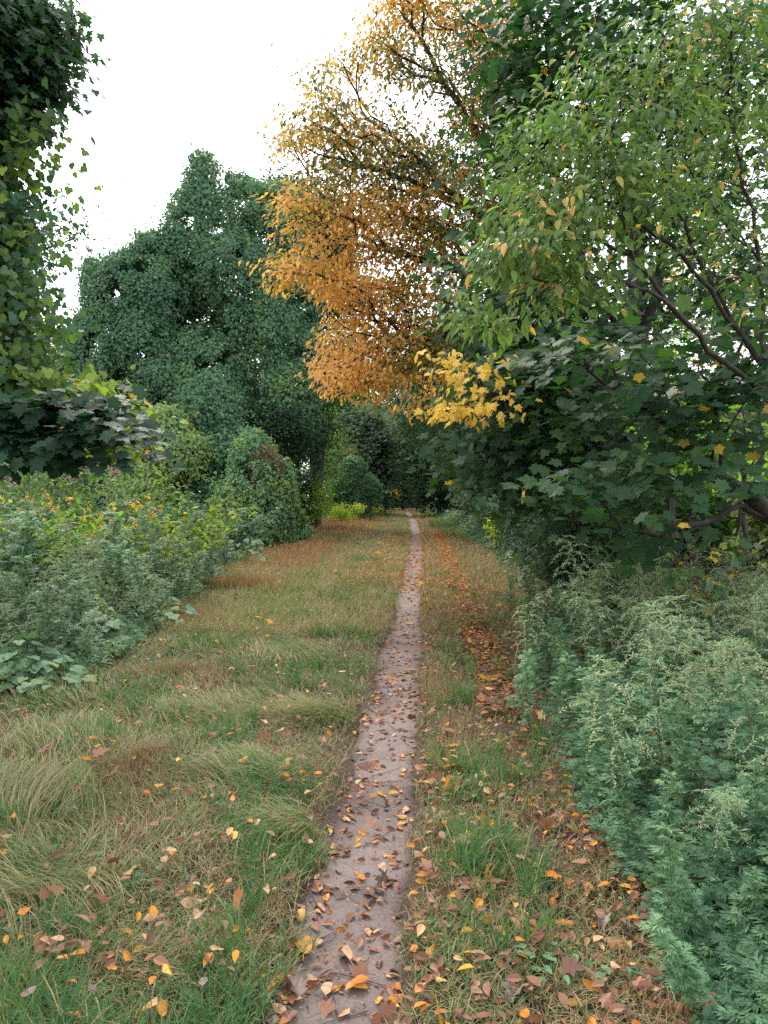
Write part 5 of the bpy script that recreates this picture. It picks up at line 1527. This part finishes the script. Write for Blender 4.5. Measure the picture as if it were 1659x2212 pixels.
    # arching yellow-green shrub, golden weeds
    def arching(vx, vy0, d, n, ln, lab, mt, tint, size, leaf=OVAL, per=14, name='arching_shrub'):
        x = (vx - CX) / F * d; b = gp(x, d)
        st, lf = Geo(), Geo()
        for q in range(n):
            a = rng.uniform(0, 6.28); L = ln * rng.uniform(.7, 1.15)
            u = np.linspace(0, 1, 8)[:, None]; s = rng.uniform(.25, .85)
            cv = b + rng.normal(size=3) * np.array([.1, .1, 0]) + np.array([math.cos(a) * s, math.sin(a) * s, 0]) * L * u ** 1.3 + UP * L * (1.0 * u - .28 * u ** 3)
            st.tube(cv, np.linspace(.008, .002, 8), 4)
            k = per; uu = rng.uniform(.35, 1, k)
            P = np.stack([np.interp(uu, u[:, 0], cv[:, c]) for c in range(3)], -1)
            dd = np.array([math.cos(a), math.sin(a), -.2]) + rng.normal(size=(k, 3)) * .6
            lf.scatter(leaf, P, dd, UP + np.array([0, -.4, 0]) + rng.normal(size=(k, 3)) * .35, size * rng.uniform(.7, 1.25, k), np.clip(tint + rng.normal(size=k) * .16, 0, 1))
        t = thing(name, lab, 'shrub', b)
        st.build('stems', M['bark_brown'], t, origin=b); lf.build('foliage', M[mt], t, origin=b)
    arching(330, 0, 11.0, 24, 1.75, 'arching shrub with yellow-green leaves rising over the left weeds', 'vine_y', .62, .11, per=26)
    arching(390, 0, 12.5, 16, 1.8, 'second arching yellow-green shrub, closer to the conical vine heap', 'vine_y', .55, .11, per=26)
    arching(170, 0, 11.5, 24, 1.9, 'golden brown withered shrub below the dark sapling leaves', 'vine_y', .92, .10, per=22)
    arching(20, 0, 9.0, 26, 1.75, 'yellow-green leafy shrub at the left margin behind the weeds', 'bright', .35, .10, per=26)
    arching(245, 0, 14.0, 46, 2.5, 'light green shrub behind the yellow arching one', 'vine_y', .35, .12, per=26)
    arching(110, 0, 16, 50, 3.0, 'loose green shrub at the back of the left bank', 'weed', .6, .13, per=30)
    arching(20, 0, 13, 46, 3.0, 'tall loose shrub filling the left margin behind the weeds', 'vine_y', .25, .12, per=30)
    arching(430, 0, 16.5, 40, 1.7, 'bluish low shrub in front of the slumping vine heap', 'weed', .45, .12, per=30)
    arching(500, 0, 19, 40, 1.5, 'small leafy shrub before the conical vine heap', 'weed', .5, .12, per=30)
    arching(1590, 0, 6.6, 26, 1.05, 'green broad-leaved bush at the right margin behind the mugwort', 'weed', .72, .10, per=22)
    # tall dry stalks
    for vx, vy, n, hh, lab in ((180, 1400, 9, .85, 'bundle of tan dry stalks standing in the left weeds'), (255, 1375, 6, .8, 'few pale dry stalks beside the large lobed leaves'), (430, 1300, 5, .9, 'thin tan stalks at the bank edge behind the brown patch'), (60, 1380, 6, 1.0, 'dry stalks among the broad-leaved weeds at the left margin')):
        d = CAM * F / (vy - HY); b = gp((vx - CX) / F * d, d); g = Geo()
        for q in range(n):
            p0 = b + np.array([rng.normal() * .12, rng.normal() * .12, 0]); e = p0 + np.array([rng.normal() * .13, rng.normal() * .1, hh * rng.uniform(.7, 1.1)])
            g.tube([p0, (p0 + e) / 2 + rng.normal(size=3) * .02, e], [.003, .0024, .0012], 4)
        o = g.build('dry_stalks', M['redstem'], None, True, origin=b); tag(o, lab, 'dry stalks')


weeds()

# ================================================================== CAMERA AND LIGHT
def camera_light():
    cam = bpy.data.cameras.new('camera'); co = bpy.data.objects.new('camera', cam); C.objects.link(co)
    co.location = (0, 0, CAM); co.rotation_euler = (math.pi / 2, 0, 0)
    cam.sensor_fit = 'VERTICAL'; cam.sensor_height = 36; cam.sensor_width = 27; cam.lens = 36 * F / 2212
    cam.shift_y = -(1106 - HY) / 2212
    cam.clip_end = 2000; cam.clip_start = .05
    sc = bpy.context.scene; sc.camera = co
    w = bpy.data.worlds.new('World'); sc.world = w; w.use_nodes = True
    nt = w.node_tree; nt.nodes.clear(); L = nt.links.new
    el, az = math.radians(SUN_EL), math.radians(SUN_AZ)
    sky = node(nt, 'ShaderNodeTexSky', sky_type='NISHITA', sun_disc=False, sun_elevation=el, sun_rotation=az, air_density=1.0, dust_density=4.0)
    hs = node(nt, 'ShaderNodeHueSaturation'); hs.inputs['Saturation'].default_value = .12
    mx = node(nt, 'ShaderNodeMix', data_type='RGBA'); mx.inputs[0].default_value = .75
    mx.inputs[7].default_value = (9.4, 9.7, 10.2, 1)
    bg = node(nt, 'ShaderNodeBackground'); bg.inputs['Strength'].default_value = .10
    out = nt.nodes.new('ShaderNodeOutputWorld')
    L(sky.outputs[0], hs.inputs['Color']); L(hs.outputs[0], mx.inputs[6]); L(mx.outputs[2], bg.inputs['Color']); L(bg.outputs[0], out.inputs[0])
    sl = bpy.data.lights.new('sun', 'SUN'); sl.energy = SUN_E; sl.angle = math.radians(22); sl.color = (1, .94, .85)
    so = bpy.data.objects.new('sun', sl); C.objects.link(so)
    # the sky texture's sun stands at azimuth `az` measured from +Y towards +X
    d = np.array([math.sin(az) * math.cos(el), math.cos(az) * math.cos(el), math.sin(el)])
    from mathutils import Vector
    so.rotation_euler = Vector(-d).to_track_quat('-Z', 'Y').to_euler(); so.location = (0, 0, 40)
    vs = sc.view_settings; sc.display_settings.display_device = 'sRGB'
    vs.view_transform = 'Standard'; vs.look = 'None'; vs.gamma = 1; vs.use_curve_mapping = False; vs.exposure = EXPO
    cy = sc.cycles
    cy.max_bounces = 8; cy.diffuse_bounces = 4; cy.glossy_bounces = 2; cy.transmission_bounces = 5; cy.transparent_max_bounces = 4
    cy.use_adaptive_sampling = False
    cy.use_denoising = False


SUN_EL, SUN_AZ, SUN_E, EXPO = 52, -25, 1.4, 1.55
camera_light()
